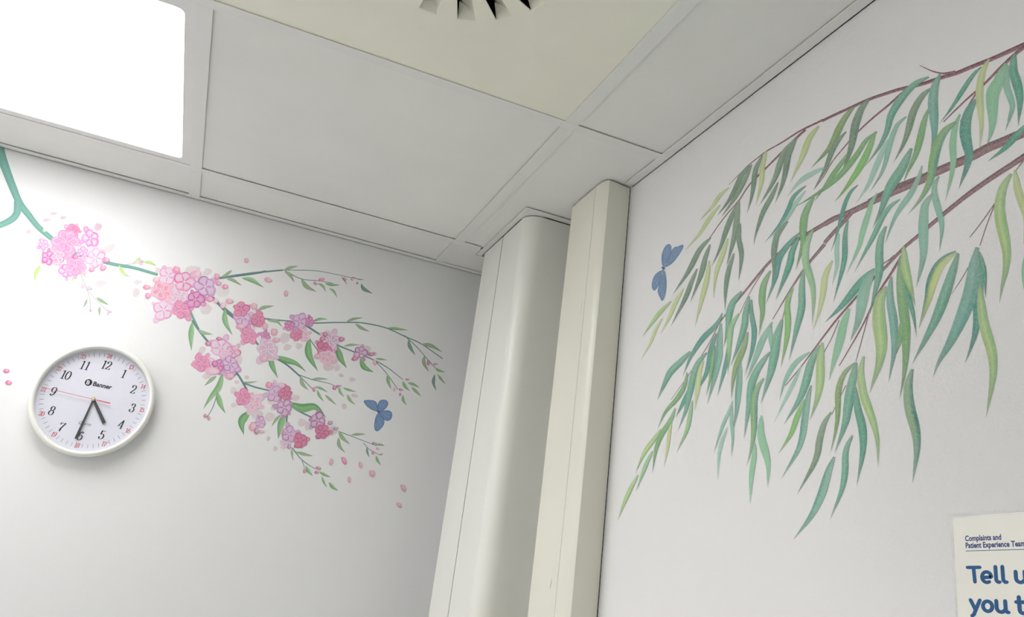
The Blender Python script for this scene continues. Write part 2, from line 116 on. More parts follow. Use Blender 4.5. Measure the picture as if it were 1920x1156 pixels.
  ["yl",[-127,-3016,-25,-3067,66,-3130,130,-3202,181,-3283,241,-3364,307,-3436,381,-3512,455,-3588],[-147,-3028,-83,-3099,-11,-3170,42,-3242,99,-3320,177,-3395,263,-3458,358,-3523,453,-3589]],
  ["yl",[-1832,-2209,-1751,-2292,-1682,-2384,-1615,-2471,-1555,-2568,-1523,-2687,-1516,-2807,-1516,-2935,-1515,-3061],[-1859,-2226,-1827,-2337,-1780,-2441,-1724,-2535,-1658,-2623,-1607,-2724,-1575,-2829,-1547,-2946,-1518,-3062]],
  ["dg",[-1977,-2501,-1899,-2578,-1836,-2668,-1794,-2767,-1772,-2875,-1767,-2996,-1776,-3111,-1792,-3233,-1807,-3352],[-2005,-2516,-1976,-2621,-1938,-2720,-1909,-2819,-1879,-2918,-1852,-3026,-1835,-3129,-1822,-3241,-1810,-3352]],
  ["tl",[-2167,-3138,-2028,-3169,-1913,-3228,-1846,-3326,-1821,-3436,-1826,-3545,-1823,-3654,-1811,-3762,-1796,-3872],[-2196,-3163,-2115,-3239,-2040,-3306,-1999,-3394,-1966,-3487,-1941,-3582,-1903,-3682,-1852,-3777,-1799,-3873]],
  ["td",[-1900,-3799,-1865,-3891,-1842,-3985,-1813,-4079,-1781,-4174,-1751,-4270,-1724,-4364,-1697,-4458,-1670,-4549],[-1924,-3806,-1932,-3910,-1926,-4011,-1905,-4110,-1867,-4204,-1819,-4294,-1771,-4380,-1721,-4467,-1672,-4549]],
  ["lg",[-2119,-3451,-1995,-3505,-1901,-3587,-1870,-3701,-1867,-3818,-1876,-3931,-1885,-4047,-1891,-4161,-1897,-4276],[-2144,-3469,-2068,-3553,-2007,-3635,-1992,-3738,-1980,-3847,-1965,-3953,-1947,-4062,-1923,-4169,-1900,-4277]],
  ["tl",[-2327,-3263,-2251,-3372,-2200,-3487,-2182,-3605,-2148,-3715,-2104,-3834,-2056,-3949,-2004,-4063,-1950,-4179],[-2362,-3279,-2349,-3413,-2328,-3532,-2323,-3655,-2276,-3769,-2204,-3879,-2126,-3981,-2040,-4080,-1953,-4180]],
  ["td",[-2379,-3326,-2345,-3458,-2363,-3603,-2395,-3749,-2397,-3869,-2378,-4009,-2347,-4124,-2303,-4251,-2260,-4378],[-2406,-3334,-2422,-3477,-2458,-3617,-2502,-3769,-2494,-3897,-2455,-4036,-2400,-4145,-2331,-4262,-2262,-4379]],
  ["tt",[-2154,-4153,-2114,-4267,-2091,-4381,-2072,-4496,-2064,-4610,-2066,-4724,-2060,-4840,-2045,-4953,-2027,-5067],[-2186,-4161,-2206,-4289,-2208,-4407,-2202,-4525,-2184,-4636,-2161,-4744,-2125,-4856,-2078,-4961,-2029,-5068]],
  ["ol",[-2300,-3768,-2233,-3862,-2171,-3962,-2094,-4057,-2029,-4163,-1994,-4282,-1979,-4400,-1980,-4522,-1989,-4642],[-2331,-3780,-2322,-3898,-2282,-4013,-2217,-4115,-2147,-4211,-2090,-4313,-2047,-4418,-2015,-4529,-1992,-4643]],
  ["gg",[-2765,-3025,-2653,-3088,-2573,-3180,-2542,-3302,-2542,-3426,-2569,-3544,-2568,-3654,-2555,-3773,-2541,-3893],[-2794,-3046,-2738,-3143,-2691,-3237,-2677,-3349,-2666,-3459,-2668,-3571,-2635,-3678,-2590,-3786,-2544,-3894]],
  ["td",[-3335,-2681,-3179,-2715,-3039,-2771,-2916,-2855,-2866,-2977,-2846,-3126,-2801,-3235,-2739,-3362,-2678,-3489],[-3353,-2703,-3235,-2776,-3119,-2846,-3019,-2927,-2970,-3027,-2928,-3165,-2857,-3266,-2768,-3378,-2680,-3491]],
  ["ts",[-3318,-2739,-3216,-2801,-3139,-2886,-3105,-2991,-3067,-3081,-3015,-3185,-2973,-3276,-2923,-3380,-2873,-3484],[-3344,-2759,-3291,-2856,-3242,-2944,-3221,-3050,-3171,-3142,-3097,-3235,-3030,-3310,-2953,-3397,-2875,-3485]],
  ["tl",[-3382,-3212,-3326,-3351,-3299,-3501,-3293,-3652,-3263,-3774,-3217,-3921,-3184,-4052,-3146,-4201,-3109,-4348],[-3413,-3225,-3414,-3383,-3412,-3536,-3417,-3693,-3376,-3822,-3306,-3959,-3247,-4077,-3179,-4214,-3111,-4349]],
  ["lg",[-3570,-2729,-3443,-2831,-3378,-2984,-3385,-3165,-3453,-3348,-3506,-3505,-3526,-3668,-3526,-3829,-3523,-3992],[-3598,-2750,-3527,-2884,-3492,-3029,-3509,-3187,-3562,-3358,-3594,-3522,-3587,-3685,-3557,-3838,-3525,-3993]],
  ["bg",[-3189,-3402,-3088,-3494,-3040,-3620,-3046,-3763,-3048,-3886,-3036,-4023,-3017,-4136,-2990,-4266,-2962,-4396],[-3215,-3418,-3164,-3533,-3141,-3651,-3159,-3789,-3151,-3916,-3118,-4050,-3073,-4156,-3019,-4277,-2964,-4397]],
  ["lt",[-2761,-3764,-2742,-3825,-2735,-3889,-2733,-3950,-2746,-4018,-2767,-4079,-2781,-4140,-2791,-4204,-2800,-4269],[-2784,-3769,-2806,-3840,-2816,-3907,-2823,-3967,-2828,-4030,-2832,-4089,-2826,-4150,-2814,-4210,-2802,-4269]],
  ["tl",[-2980,-3764,-2878,-3867,-2814,-3992,-2773,-4128,-2744,-4255,-2716,-4392,-2679,-4517,-2633,-4650,-2585,-4783],[-3019,-3784,-2991,-3917,-2962,-4046,-2938,-4183,-2896,-4307,-2835,-4435,-2761,-4549,-2675,-4666,-2589,-4784]],
  ["lt",[-2798,-3751,-2694,-3813,-2603,-3885,-2529,-3967,-2482,-4055,-2433,-4153,-2387,-4245,-2336,-4346,-2285,-4446],[-2824,-3768,-2767,-3860,-2700,-3943,-2643,-4025,-2589,-4106,-2518,-4193,-2446,-4273,-2367,-4360,-2288,-4447]],
  ["td",[-1736,-3347,-1626,-3432,-1481,-3497,-1301,-3554,-1150,-3642,-1033,-3747,-937,-3856,-867,-3977,-802,-4109],[-1763,-3362,-1700,-3481,-1566,-3566,-1398,-3631,-1251,-3708,-1119,-3796,-1000,-3887,-901,-3992,-805,-4110]],
  ["td",[-1604,-3617,-1508,-3703,-1442,-3810,-1413,-3930,-1389,-4044,-1354,-4146,-1290,-4245,-1207,-4343,-1118,-4442],[-1635,-3632,-1596,-3742,-1558,-3850,-1543,-3970,-1508,-4084,-1446,-4184,-1351,-4275,-1238,-4358,-1120,-4443]],
  ["gg",[-1587,-3800,-1543,-3878,-1511,-3967,-1490,-4054,-1480,-4148,-1469,-4242,-1452,-4331,-1431,-4419,-1409,-4507],[-1609,-3808,-1604,-3899,-1590,-3991,-1578,-4079,-1561,-4170,-1533,-4261,-1496,-4345,-1453,-4426,-1411,-4508]],
  ["tt",[-1697,-3493,-1644,-3630,-1623,-3777,-1613,-3926,-1593,-4055,-1557,-4204,-1525,-4331,-1484,-4475,-1443,-4618],[-1737,-3506,-1758,-3662,-1768,-3813,-1774,-3969,-1739,-4102,-1673,-4243,-1605,-4359,-1526,-4489,-1446,-4619]],
  ["tl",[-964,-3740,-803,-3774,-659,-3820,-503,-3867,-370,-3938,-295,-4036,-235,-4141,-181,-4244,-126,-4350],[-997,-3765,-898,-3844,-779,-3911,-643,-3967,-519,-4021,-424,-4093,-327,-4178,-229,-4263,-130,-4352]],
  ["td",[-1017,-4257,-955,-4307,-907,-4361,-859,-4413,-816,-4466,-772,-4525,-736,-4582,-697,-4643,-658,-4703],[-1042,-4267,-1027,-4335,-999,-4397,-960,-4455,-908,-4506,-846,-4557,-787,-4604,-724,-4654,-660,-4704]],
  ["yl",[-1306,-3959,-1215,-4021,-1156,-4105,-1140,-4193,-1141,-4297,-1143,-4386,-1144,-4482,-1146,-4583,-1148,-4681],[-1338,-3974,-1310,-4060,-1282,-4145,-1281,-4225,-1271,-4326,-1246,-4411,-1216,-4499,-1183,-4591,-1151,-4681]],
  ["tl",[-1392,-3852,-1184,-3910,-1052,-4026,-978,-4173,-938,-4324,-909,-4474,-878,-4620,-815,-4757,-738,-4896],[-1422,-3875,-1282,-3971,-1196,-4086,-1145,-4227,-1093,-4369,-1033,-4509,-963,-4647,-859,-4772,-741,-4897]],
  ["lg",[-1063,-4505,-1021,-4590,-988,-4684,-963,-4769,-937,-4863,-899,-4950,-848,-5034,-789,-5121,-731,-5209],[-1091,-4512,-1099,-4608,-1088,-4707,-1074,-4795,-1038,-4891,-977,-4977,-902,-5053,-817,-5131,-733,-5210]],
  ["gg",[-905,-4060,-851,-4167,-787,-4266,-680,-4348,-564,-4427,-427,-4497,-313,-4589,-241,-4697,-173,-4809],[-936,-4069,-936,-4194,-890,-4309,-788,-4405,-657,-4484,-504,-4542,-373,-4615,-274,-4709,-175,-4810]],
  ["yl",[-550,-4725,-505,-4807,-475,-4890,-458,-4971,-453,-5055,-447,-5137,-438,-5223,-429,-5315,-420,-5405],[-573,-4731,-571,-4822,-559,-4907,-551,-4987,-540,-5070,-515,-5150,-486,-5232,-453,-5319,-422,-5405]],
  ["gg",[-630,-4548,-529,-4648,-417,-4743,-279,-4837,-183,-4946,-125,-5073,-107,-5200,-104,-5336,-101,-5471],[-663,-4560,-622,-4683,-531,-4794,-408,-4892,-310,-4988,-231,-5099,-182,-5213,-142,-5342,-104,-5472]],
  ["yg",[-267,-4816,-146,-4870,-36,-4932,68,-4992,166,-5063,243,-5147,296,-5233,346,-5326,397,-5417],[-294,-4829,-221,-4906,-133,-4978,-41,-5044,60,-5107,153,-5178,232,-5253,313,-5336,394,-5418]],
  ["lg",[-63,-5123,18,-5170,92,-5233,156,-5308,196,-5375,235,-5452,273,-5535,310,-5618,346,-5698],[-89,-5133,-55,-5197,-4,-5264,46,-5339,93,-5402,152,-5473,215,-5549,280,-5625,344,-5698]],
  ["yg",[326,-5448,435,-5514,531,-5588,612,-5668,675,-5753,727,-5842,772,-5932,810,-6021,848,-6111],[297,-5458,354,-5541,424,-5621,489,-5701,560,-5782,634,-5863,706,-5945,776,-6028,845,-6111]],
  ["lt",[-2008,-4652,-1950,-4728,-1893,-4804,-1831,-4869,-1769,-4962,-1733,-5041,-1695,-5131,-1656,-5226,-1619,-5318],[-2026,-4658,-2000,-4746,-1955,-4829,-1900,-4897,-1835,-4986,-1787,-5058,-1733,-5142,-1676,-5232,-1620,-5318]],
  ["lt",[-1996,-4718,-1972,-4801,-1961,-4887,-1966,-4973,-1986,-5059,-2001,-5147,-2006,-5229,-2008,-5316,-2010,-5402],[-2016,-4722,-2028,-4810,-2032,-4896,-2045,-4980,-2058,-5064,-2058,-5154,-2046,-5234,-2029,-5318,-2012,-5402]],
  ["mt",[-1905,-4985,-1834,-5060,-1776,-5138,-1731,-5217,-1711,-5297,-1707,-5388,-1711,-5476,-1717,-5572,-1723,-5665],[-1925,-4992,-1891,-5079,-1849,-5161,-1816,-5238,-1790,-5312,-1770,-5396,-1755,-5481,-1740,-5574,-1725,-5665]],
  ["tl",[-2752,-4137,-2584,-4210,-2447,-4312,-2345,-4442,-2308,-4585,-2302,-4746,-2290,-4885,-2275,-5038,-2259,-5190],[-2780,-4158,-2668,-4267,-2565,-4375,-2488,-4496,-2445,-4620,-2411,-4770,-2366,-4902,-2314,-5046,-2262,-5190]],
  ["gt",[-2633,-4457,-2483,-4547,-2410,-4681,-2386,-4834,-2397,-4982,-2402,-5127,-2392,-5269,-2362,-5405,-2314,-5535],[-2660,-4474,-2568,-4587,-2527,-4713,-2517,-4856,-2517,-4998,-2497,-5142,-2457,-5283,-2395,-5414,-2317,-5536]],
  ["mg",[-2580,-4931,-2535,-5041,-2523,-5160,-2556,-5281,-2606,-5394,-2662,-5497,-2693,-5602,-2706,-5712,-2716,-5824],[-2618,-4938,-2641,-5057,-2657,-5165,-2700,-5274,-2737,-5384,-2766,-5493,-2766,-5606,-2744,-5715,-2719,-5824]],
  ["mg",[-2469,-5266,-2435,-5352,-2411,-5442,-2386,-5520,-2369,-5617,-2369,-5706,-2376,-5798,-2384,-5894,-2392,-5987],[-2495,-5270,-2508,-5363,-2504,-5458,-2489,-5538,-2465,-5630,-2446,-5714,-2429,-5802,-2412,-5896,-2395,-5987]],
 ],
 'WB': [
  ["X",[-7333,-1925,-7252,-1920,-7168,-1916,-7083,-1911,-6997,-1904,-6906,-1894,-6808,-1880,-6708,-1865,-6613,-1849,-6516,-1835,-6405,-1819,-6314,-1806,-6207,-1791,-6102,-1773,-5985,-1748,-5867,-1725,-5751,-1705,-5629,-1670,-5496,-1630,-5360,-1596,-5220,-1551,-5077,-1494,-4930,-1447,-4779,-1405,-4621,-1363,-4461,-1332,-4297,-1307,-4122,-1278,-3957,-1253,-3782,-1232],[-7344,-1987,-7262,-1981,-7179,-1977,-7094,-1971,-7007,-1964,-6916,-1953,-6817,-1939,-6718,-1923,-6623,-1907,-6526,-1892,-6416,-1876,-6326,-1862,-6218,-1846,-6113,-1828,-5995,-1802,-5878,-1779,-5761,-1758,-5637,-1721,-5505,-1681,-5369,-1646,-5227,-1600,-5083,-1542,-4939,-1495,-4790,-1453,-4634,-1411,-4476,-1380,-4313,-1354,-4138,-1324,-3974,-1298,-3800,-1276]],
  ["X",[-3804,-1225,-3696,-1213,-3586,-1196,-3469,-1180,-3359,-1170,-3246,-1167,-3129,-1168,-3010,-1167,-2883,-1159,-2757,-1150,-2633,-1150,-2520,-1161,-2411,-1172,-2292,-1187,-2183,-1212,-2072,-1242,-1951,-1276,-1831,-1309],[-3819,-1263,-3711,-1249,-3600,-1231,-3484,-1214,-3375,-1202,-3263,-1198,-3146,-1198,-3024,-1195,-2896,-1185,-2770,-1175,-2648,-1173,-2535,-1183,-2425,-1191,-2306,-1205,-2196,-1228,-2084,-1256,-1961,-1288,-1840,-1319]],
  ["X",[-5733,-1686,-5685,-1668,-5639,-1649,-5594,-1626,-5549,-1592,-5502,-1551,-5453,-1503,-5409,-1455,-5363,-1402,-5316,-1348],[-5736,-1719,-5687,-1698,-5639,-1676,-5591,-1649,-5543,-1610,-5496,-1566,-5446,-1514,-5403,-1464,-5358,-1409,-5312,-1353]],
  ["X",[-6547,-1850,-6458,-1866,-6367,-1888,-6279,-1920,-6189,-1956,-6104,-1996,-6013,-2034,-5920,-2064,-5821,-2095,-5724,-2132,-5628,-2173,-5530,-2216],[-6564,-1900,-6475,-1912,-6384,-1931,-6297,-1960,-6207,-1992,-6120,-2028,-6027,-2064,-5933,-2091,-5832,-2118,-5735,-2152,-5637,-2190,-5537,-2229]],
  ["X",[-5932,-2087,-5887,-2128,-5842,-2171,-5799,-2218,-5760,-2269,-5722,-2320],[-5946,-2107,-5900,-2146,-5853,-2186,-5810,-2230,-5769,-2279,-5729,-2328]],
  ["X",[-5107,-1530,-5006,-1558,-4904,-1586,-4803,-1610,-4697,-1630,-4592,-1652,-4486,-1679,-4379,-1715,-4276,-1756,-4172,-1804,-4067,-1855,-3966,-1910,-3877,-1978,-3803,-2055,-3708,-2117,-3605,-2178],[-5125,-1564,-5024,-1590,-4921,-1617,-4819,-1640,-4712,-1658,-4607,-1679,-4502,-1704,-4395,-1738,-4291,-1778,-4187,-1823,-4081,-1873,-3980,-1926,-3891,-1992,-3815,-2067,-3718,-2128,-3613,-2188]],
  ["X",[-3477,-1203,-3339,-1229,-3204,-1261,-3072,-1301,-2936,-1340,-2789,-1383,-2641,-1425,-2485,-1465,-2340,-1509,-2214,-1580,-2101,-1662,-1965,-1722,-1811,-1782,-1666,-1852,-1526,-1934,-1395,-2013,-1252,-2097,-1119,-2177],[-3504,-1244,-3366,-1269,-3232,-1299,-3099,-1337,-2962,-1375,-2815,-1415,-2666,-1456,-2510,-1495,-2365,-1536,-2240,-1604,-2125,-1685,-1987,-1744,-1832,-1802,-1687,-1871,-1545,-1950,-1413,-2028,-1268,-2110,-1133,-2188]],
  ["W",[-7189,-2719,-7083,-2724,-6973,-2729,-6862,-2733,-6744,-2736,-6618,-2737,-6497,-2738,-6368,-2736,-6237,-2732,-6104,-2724,-5967,-2715,-5829,-2724,-5681,-2724,-5520,-2714,-5360,-2708,-5194,-2703,-5021,-2686,-4833,-2671,-4647,-2677,-4462,-2691],[-7210,-2826,-7104,-2831,-6995,-2835,-6884,-2839,-6766,-2842,-6641,-2843,-6521,-2843,-6391,-2841,-6259,-2836,-6127,-2829,-5995,-2820,-5860,-2828,-5709,-2827,-5548,-2817,-5390,-2811,-5223,-2805,-5049,-2787,-4868,-2773,-4691,-2779,-4508,-2792]],
  ["W",[-5222,-2726,-5102,-2721,-4979,-2716,-4857,-2711,-4727,-2707,-4596,-2705,-4470,-2703,-4327,-2702,-4192,-2703,-4042,-2696,-3896,-2688,-3754,-2702],[-5250,-2822,-5131,-2815,-5008,-2808,-4887,-2802,-4757,-2797,-4628,-2792,-4503,-2788,-4360,-2786,-4223,-2784,-4071,-2775,-3931,-2764,-3795,-2776]],
  ["W",[-3754,-2703,-3602,-2716,-3451,-2730,-3291,-2740,-3134,-2760,-2981,-2800,-2835,-2847,-2707,-2895,-2565,-2965,-2430,-3040,-2284,-3123,-2156,-3196,-2000,-3278,-1871,-3347,-1734,-3432,-1601,-3519],[-3788,-2766,-3635,-2777,-3483,-2788,-3324,-2796,-3170,-2813,-3020,-2848,-2874,-2892,-2746,-2935,-2605,-3001,-2467,-3073,-2319,-3153,-2188,-3223,-2029,-3302,-1897,-3368,-1757,-3449,-1621,-3533]],
  ["W",[-1634,-3513,-1536,-3622,-1436,-3724,-1327,-3817,-1207,-3910,-1075,-4009,-933,-4111,-798,-4205,-656,-4301,-511,-4399],[-1656,-3525,-1557,-3633,-1455,-3735,-1345,-3827,-1224,-3920,-1091,-4018,-948,-4119,-812,-4213,-668,-4308,-522,-4405]],
  ["W",[-4186,-2734,-4128,-2766,-4066,-2800,-4003,-2831,-3933,-2863,-3870,-2894,-3802,-2930,-3743,-2965],[-4233,-2789,-4174,-2820,-4111,-2853,-4046,-2883,-3976,-2914,-3913,-2943,-3846,-2978,-3785,-3011]],
  ["W",[-3749,-2981,-3634,-3047,-3519,-3115,-3408,-3188,-3304,-3266,-3202,-3351,-3101,-3441,-3003,-3532,-2904,-3625,-2806,-3719],[-3792,-3026,-3674,-3089,-3556,-3152,-3443,-3221,-3337,-3294,-3231,-3374,-3127,-3460,-3024,-3548,-2921,-3637,-2819,-3727]],
  ["W",[-3051,-3600,-3016,-3696,-2979,-3792,-2936,-3884,-2883,-3971,-2829,-4059],[-3071,-3609,-3034,-3704,-2996,-3799,-2950,-3891,-2895,-3978,-2840,-4064]],
  ["W",[-2646,-2971,-2564,-3033,-2481,-3096,-2404,-3160,-2331,-3230,-2264,-3302,-2201,-3379,-2140,-3457],[-2661,-2983,-2578,-3044,-2495,-3106,-2418,-3170,-2344,-3239,-2278,-3310,-2214,-3386,-2153,-3464]],
  ["W",[-7191,-2707,-7089,-2742,-6984,-2779,-6879,-2816,-6770,-2853,-6650,-2894,-6536,-2932,-6425,-2968,-6311,-3000,-6190,-3028,-6056,-3054,-5920,-3085,-5783,-3119,-5645,-3161,-5505,-3209,-5362,-3262,-5212,-3321,-5067,-3377,-4922,-3431,-4772,-3509,-4630,-3591,-4481,-3668],[-7217,-2787,-7115,-2820,-7010,-2855,-6905,-2889,-6797,-2924,-6677,-2963,-6563,-3000,-6451,-3033,-6335,-3064,-6212,-3089,-6078,-3114,-5944,-3142,-5808,-3174,-5670,-3213,-5532,-3258,-5388,-3308,-5238,-3364,-5092,-3417,-4947,-3468,-4799,-3542,-4655,-3622,-4504,-3696]],
  ["X",[-4624,-3576,-4483,-3656,-4340,-3737,-4199,-3820,-4052,-3907,-3911,-3995,-3768,-4096,-3630,-4200,-3487,-4309,-3343,-4418,-3191,-4524,-3035,-4625],[-4651,-3609,-4509,-3686,-4366,-3765,-4223,-3845,-4075,-3930,-3933,-4016,-3790,-4114,-3651,-4216,-3505,-4323,-3359,-4430,-3205,-4535,-3047,-4634]],
  ["X",[-4892,-3499,-4803,-3589,-4714,-3678,-4622,-3763,-4528,-3850,-4446,-3950,-4367,-4059,-4288,-4163,-4197,-4265,-4109,-4359,-4014,-4459,-3921,-4556],[-4922,-3527,-4831,-3615,-4741,-3702,-4647,-3785,-4552,-3870,-4469,-3966,-4390,-4074,-4307,-4176,-4215,-4277,-4124,-4370,-4027,-4468,-3932,-4563]],
  ["W",[-4396,-4021,-4350,-4130,-4305,-4239,-4260,-4345,-4213,-4452,-4168,-4557],[-4411,-4028,-4365,-4137,-4318,-4245,-4272,-4351,-4224,-4457,-4177,-4561]],
  ["W",[-4009,-4793,-3966,-4847,-3920,-4906,-3877,-4962,-3833,-5022,-3788,-5082],[-4020,-4799,-3976,-4853,-3929,-4911,-3886,-4966,-3841,-5026,-3795,-5086]],
  ["W",[-3946,-4022,-3898,-4094,-3850,-4166,-3800,-4234,-3741,-4299,-3682,-4362],[-3960,-4030,-3912,-4102,-3863,-4174,-3811,-4241,-3752,-4306,-3692,-4368]],
  ["W",[-6391,-2992,-6358,-3021,-6325,-3049,-6291,-3077,-6257,-3105,-6222,-3133],[-6402,-3009,-6369,-3036,-6334,-3063,-6300,-3090,-6264,-3116,-6228,-3142]],
  ["W",[-5995,-3358,-5933,-3413,-5870,-3469,-5810,-3520,-5743,-3572,-5679,-3619],[-6003,-3368,-5941,-3423,-5878,-3478,-5817,-3529,-5750,-3581,-5685,-3628]],
  ["W",[-5982,-3373,-5939,-3443,-5895,-3515,-5854,-3588,-5815,-3665,-5775,-3742],[-5992,-3382,-5948,-3451,-5904,-3522,-5863,-3595,-5823,-3671,-5783,-3748]],
  ["W",[-5630,-3919,-5590,-3964,-5551,-4008,-5509,-4051,-5466,-4093,-5422,-4135],[-5637,-3926,-5597,-3970,-5557,-4014,-5514,-4056,-5470,-4098,-5426,-4139]],
  ["W",[-4774,-3495,-4745,-3509,-4714,-3521,-4682,-3530,-4647,-3538,-4612,-3545],[-4786,-3512,-4756,-3525,-4724,-3536,-4690,-3545,-4654,-3551,-4618,-3557]],
 ],
 'CB': [
  ["T",[-10288,168,-10187,4,-10086,-159,-9986,-315,-9876,-473,-9772,-615,-9662,-764,-9553,-907,-9439,-1055,-9319,-1197,-9183,-1316,-9048,-1419,-8915,-1528,-8770,-1631,-8622,-1713,-8473,-1790],[-10136,289,-10040,120,-9946,-46,-9854,-201,-9753,-358,-9656,-503,-9552,-655,-9448,-802,-9342,-952,-9238,-1085,-9119,-1197,-8988,-1306,-8861,-1420,-8728,-1523,-8589,-1607,-8443,-1691]],
  ["T",[-9397,-1124,-9356,-1249,-9327,-1351,-9333,-1437,-9372,-1520,-9432,-1599,-9501,-1674,-9554,-1742,-9624,-1807,-9698,-1871,-9782,-1941,-9862,-2009],[-9249,-1088,-9214,-1221,-9185,-1364,-9205,-1510,-9267,-1623,-9344,-1708,-9419,-1776,-9480,-1840,-9561,-1903,-9641,-1960,-9729,-2023,-9814,-2083]],
  ["T",[-8493,-1769,-8293,-1885,-8098,-1979,-7910,-1990,-7706,-1998,-7487,-2011,-7268,-2020,-7054,-2013,-6857,-1993,-6652,-1989,-6440,-2000,-6224,-2013],[-8464,-1685,-8267,-1802,-8090,-1892,-7916,-1903,-7711,-1914,-7492,-1930,-7275,-1942,-7065,-1937,-6867,-1920,-6657,-1919,-6443,-1933,-6225,-1948]],
  ["T",[-8192,-1893,-8126,-1942,-8060,-1990,-7994,-2039,-7927,-2087],[-8177,-1863,-8112,-1915,-8047,-1966,-7983,-2018,-7918,-2069]],
  ["D",[-4959,-1750,-4830,-1694,-4698,-1637,-4561,-1577,-4415,-1513,-4277,-1451,-4137,-1385,-4017,-1322],[-4979,-1699,-4850,-1644,-4717,-1588,-4580,-1528,-4434,-1465,-4296,-1404,-4156,-1339,-4037,-1278]],
  ["D",[-4748,-1650,-4602,-1582,-4449,-1511,-4304,-1446,-4136,-1375,-3986,-1315,-3819,-1250,-3652,-1185],[-4768,-1602,-4621,-1536,-4466,-1468,-4320,-1405,-4150,-1336,-3998,-1278,-3831,-1216,-3662,-1154]],
  ["D",[-3655,-1177,-3445,-1122,-3231,-1066,-3037,-1018,-2827,-982,-2634,-968,-2417,-957,-2177,-949,-1976,-940,-1761,-916],[-3659,-1161,-3449,-1107,-3235,-1050,-3040,-1003,-2828,-967,-2635,-954,-2417,-943,-2177,-935,-1976,-927,-1762,-903]],
  ["D",[-3620,-1181,-3458,-1227,-3296,-1270,-3130,-1280,-2957,-1252,-2796,-1220,-2623,-1206,-2460,-1197],[-3615,-1162,-3454,-1209,-3293,-1252,-3131,-1262,-2959,-1236,-2797,-1206,-2623,-1192,-2461,-1185]],
  ["D",[-5125,-2163,-5021,-2221,-4917,-2284,-4822,-2353,-4720,-2428,-4613,-2490,-4501,-2544,-4389,-2597],[-5102,-2108,-4997,-2168,-4889,-2232,-4792,-2303,-4693,-2377,-4590,-2435,-4480,-2488,-4368,-2542]],
  ["D",[-4717,-2402,-4561,-2480,-4404,-2563,-4253,-2645,-4104,-2746,-3974,-2870,-3840,-3001,-3691,-3106,-3534,-3187,-3368,-3253,-3193,-3307,-3028,-3371,-2872,-3457,-2718,-3548],[-4697,-2350,-4540,-2430,-4383,-2515,-4230,-2600,-4076,-2706,-3943,-2835,-3813,-2964,-3670,-3066,-3518,-3145,-3355,-3212,-3182,-3267,-3013,-3334,-2854,-3423,-2700,-3515]],
  ["D",[-2715,-3541,-2643,-3587,-2571,-3633,-2499,-3679,-2427,-3726,-2355,-3772],[-2703,-3522,-2632,-3570,-2561,-3617,-2490,-3664,-2418,-3712,-2347,-3759]],
  ["D",[-2755,-3514,-2611,-3535,-2464,-3555,-2314,-3563,-2160,-3561,-2017,-3566,-1866,-3599,-1727,-3641],[-2752,-3491,-2608,-3514,-2463,-3535,-2314,-3545,-2160,-3545,-2016,-3551,-1863,-3586,-1724,-3630]],
  ["D",[-3807,-2431,-3673,-2414,-3539,-2398,-3408,-2380,-3275,-2358,-3146,-2336],[-3812,-2396,-3678,-2380,-3543,-2364,-3414,-2347,-3280,-2326,-3151,-2305]],
  ["D",[-2730,-2284,-2521,-2224,-2315,-2166,-2102,-2110,-1891,-2058,-1686,-2008,-1463,-1981,-1231,-1971,-1002,-1975,-773,-2011,-557,-2063,-338,-2101,-115,-2146,94,-2219,312,-2310,533,-2403],[-2738,-2253,-2529,-2194,-2322,-2136,-2109,-2081,-1897,-2030,-1690,-1980,-1464,-1953,-1231,-1943,-999,-1949,-767,-1985,-551,-2038,-333,-2077,-108,-2123,103,-2197,322,-2290,542,-2383]],
  ["D",[-514,-2050,-377,-2130,-240,-2209,-112,-2291,19,-2389,136,-2483,264,-2577,385,-2664],[-503,-2031,-366,-2112,-230,-2192,-101,-2275,31,-2375,148,-2468,275,-2563,395,-2650]],
  ["D",[-2882,-2358,-2692,-2430,-2505,-2500,-2316,-2569,-2128,-2634,-1933,-2678,-1730,-2708,-1525,-2741,-1314,-2775,-1118,-2812,-917,-2863,-729,-2931,-543,-3018,-352,-3112],[-2867,-2313,-2678,-2387,-2491,-2460,-2303,-2531,-2118,-2598,-1926,-2643,-1725,-2676,-1520,-2711,-1308,-2747,-1112,-2787,-910,-2841,-720,-2912,-534,-3002,-344,-3098]],
  ["D",[-1110,-2810,-966,-2906,-820,-3008,-687,-3121,-557,-3244,-427,-3369],[-1099,-2793,-955,-2890,-809,-2993,-675,-3108,-546,-3232,-416,-3358]],
  ["D",[-2889,-2363,-2829,-2473,-2755,-2587,-2670,-2677,-2571,-2766,-2473,-2855],[-2866,-2350,-2807,-2460,-2735,-2571,-2653,-2658,-2556,-2748,-2458,-2838]],
  ["T",[-5473,-2475,-5407,-2580,-5335,-2688,-5260,-2789,-5179,-2890,-5099,-2991],[-5434,-2447,-5368,-2552,-5297,-2659,-5224,-2757,-5144,-2858,-5063,-2959]],
  ["D",[-5275,-2829,-5150,-2952,-5016,-3072,-4875,-3187,-4730,-3294,-4584,-3395,-4432,-3500,-4285,-3602,-4137,-3708,-4002,-3823,-3880,-3953,-3761,-4084],[-5244,-2792,-5120,-2915,-4988,-3033,-4849,-3148,-4706,-3255,-4561,-3355,-4409,-3461,-4261,-3564,-4112,-3673,-3973,-3791,-3849,-3923,-3731,-4056]],
  ["D",[-3875,-3946,-3760,-3968,-3630,-3987,-3514,-3995,-3386,-3999,-3258,-4004],[-3870,-3910,-3756,-3933,-3628,-3952,-3515,-3960,-3387,-3966,-3258,-3971]],
  ["D",[-2858,-4165,-2747,-4229,-2626,-4292,-2502,-4334,-2371,-4367,-2238,-4400],[-2841,-4133,-2731,-4198,-2613,-4259,-2494,-4301,-2363,-4334,-2231,-4368]],
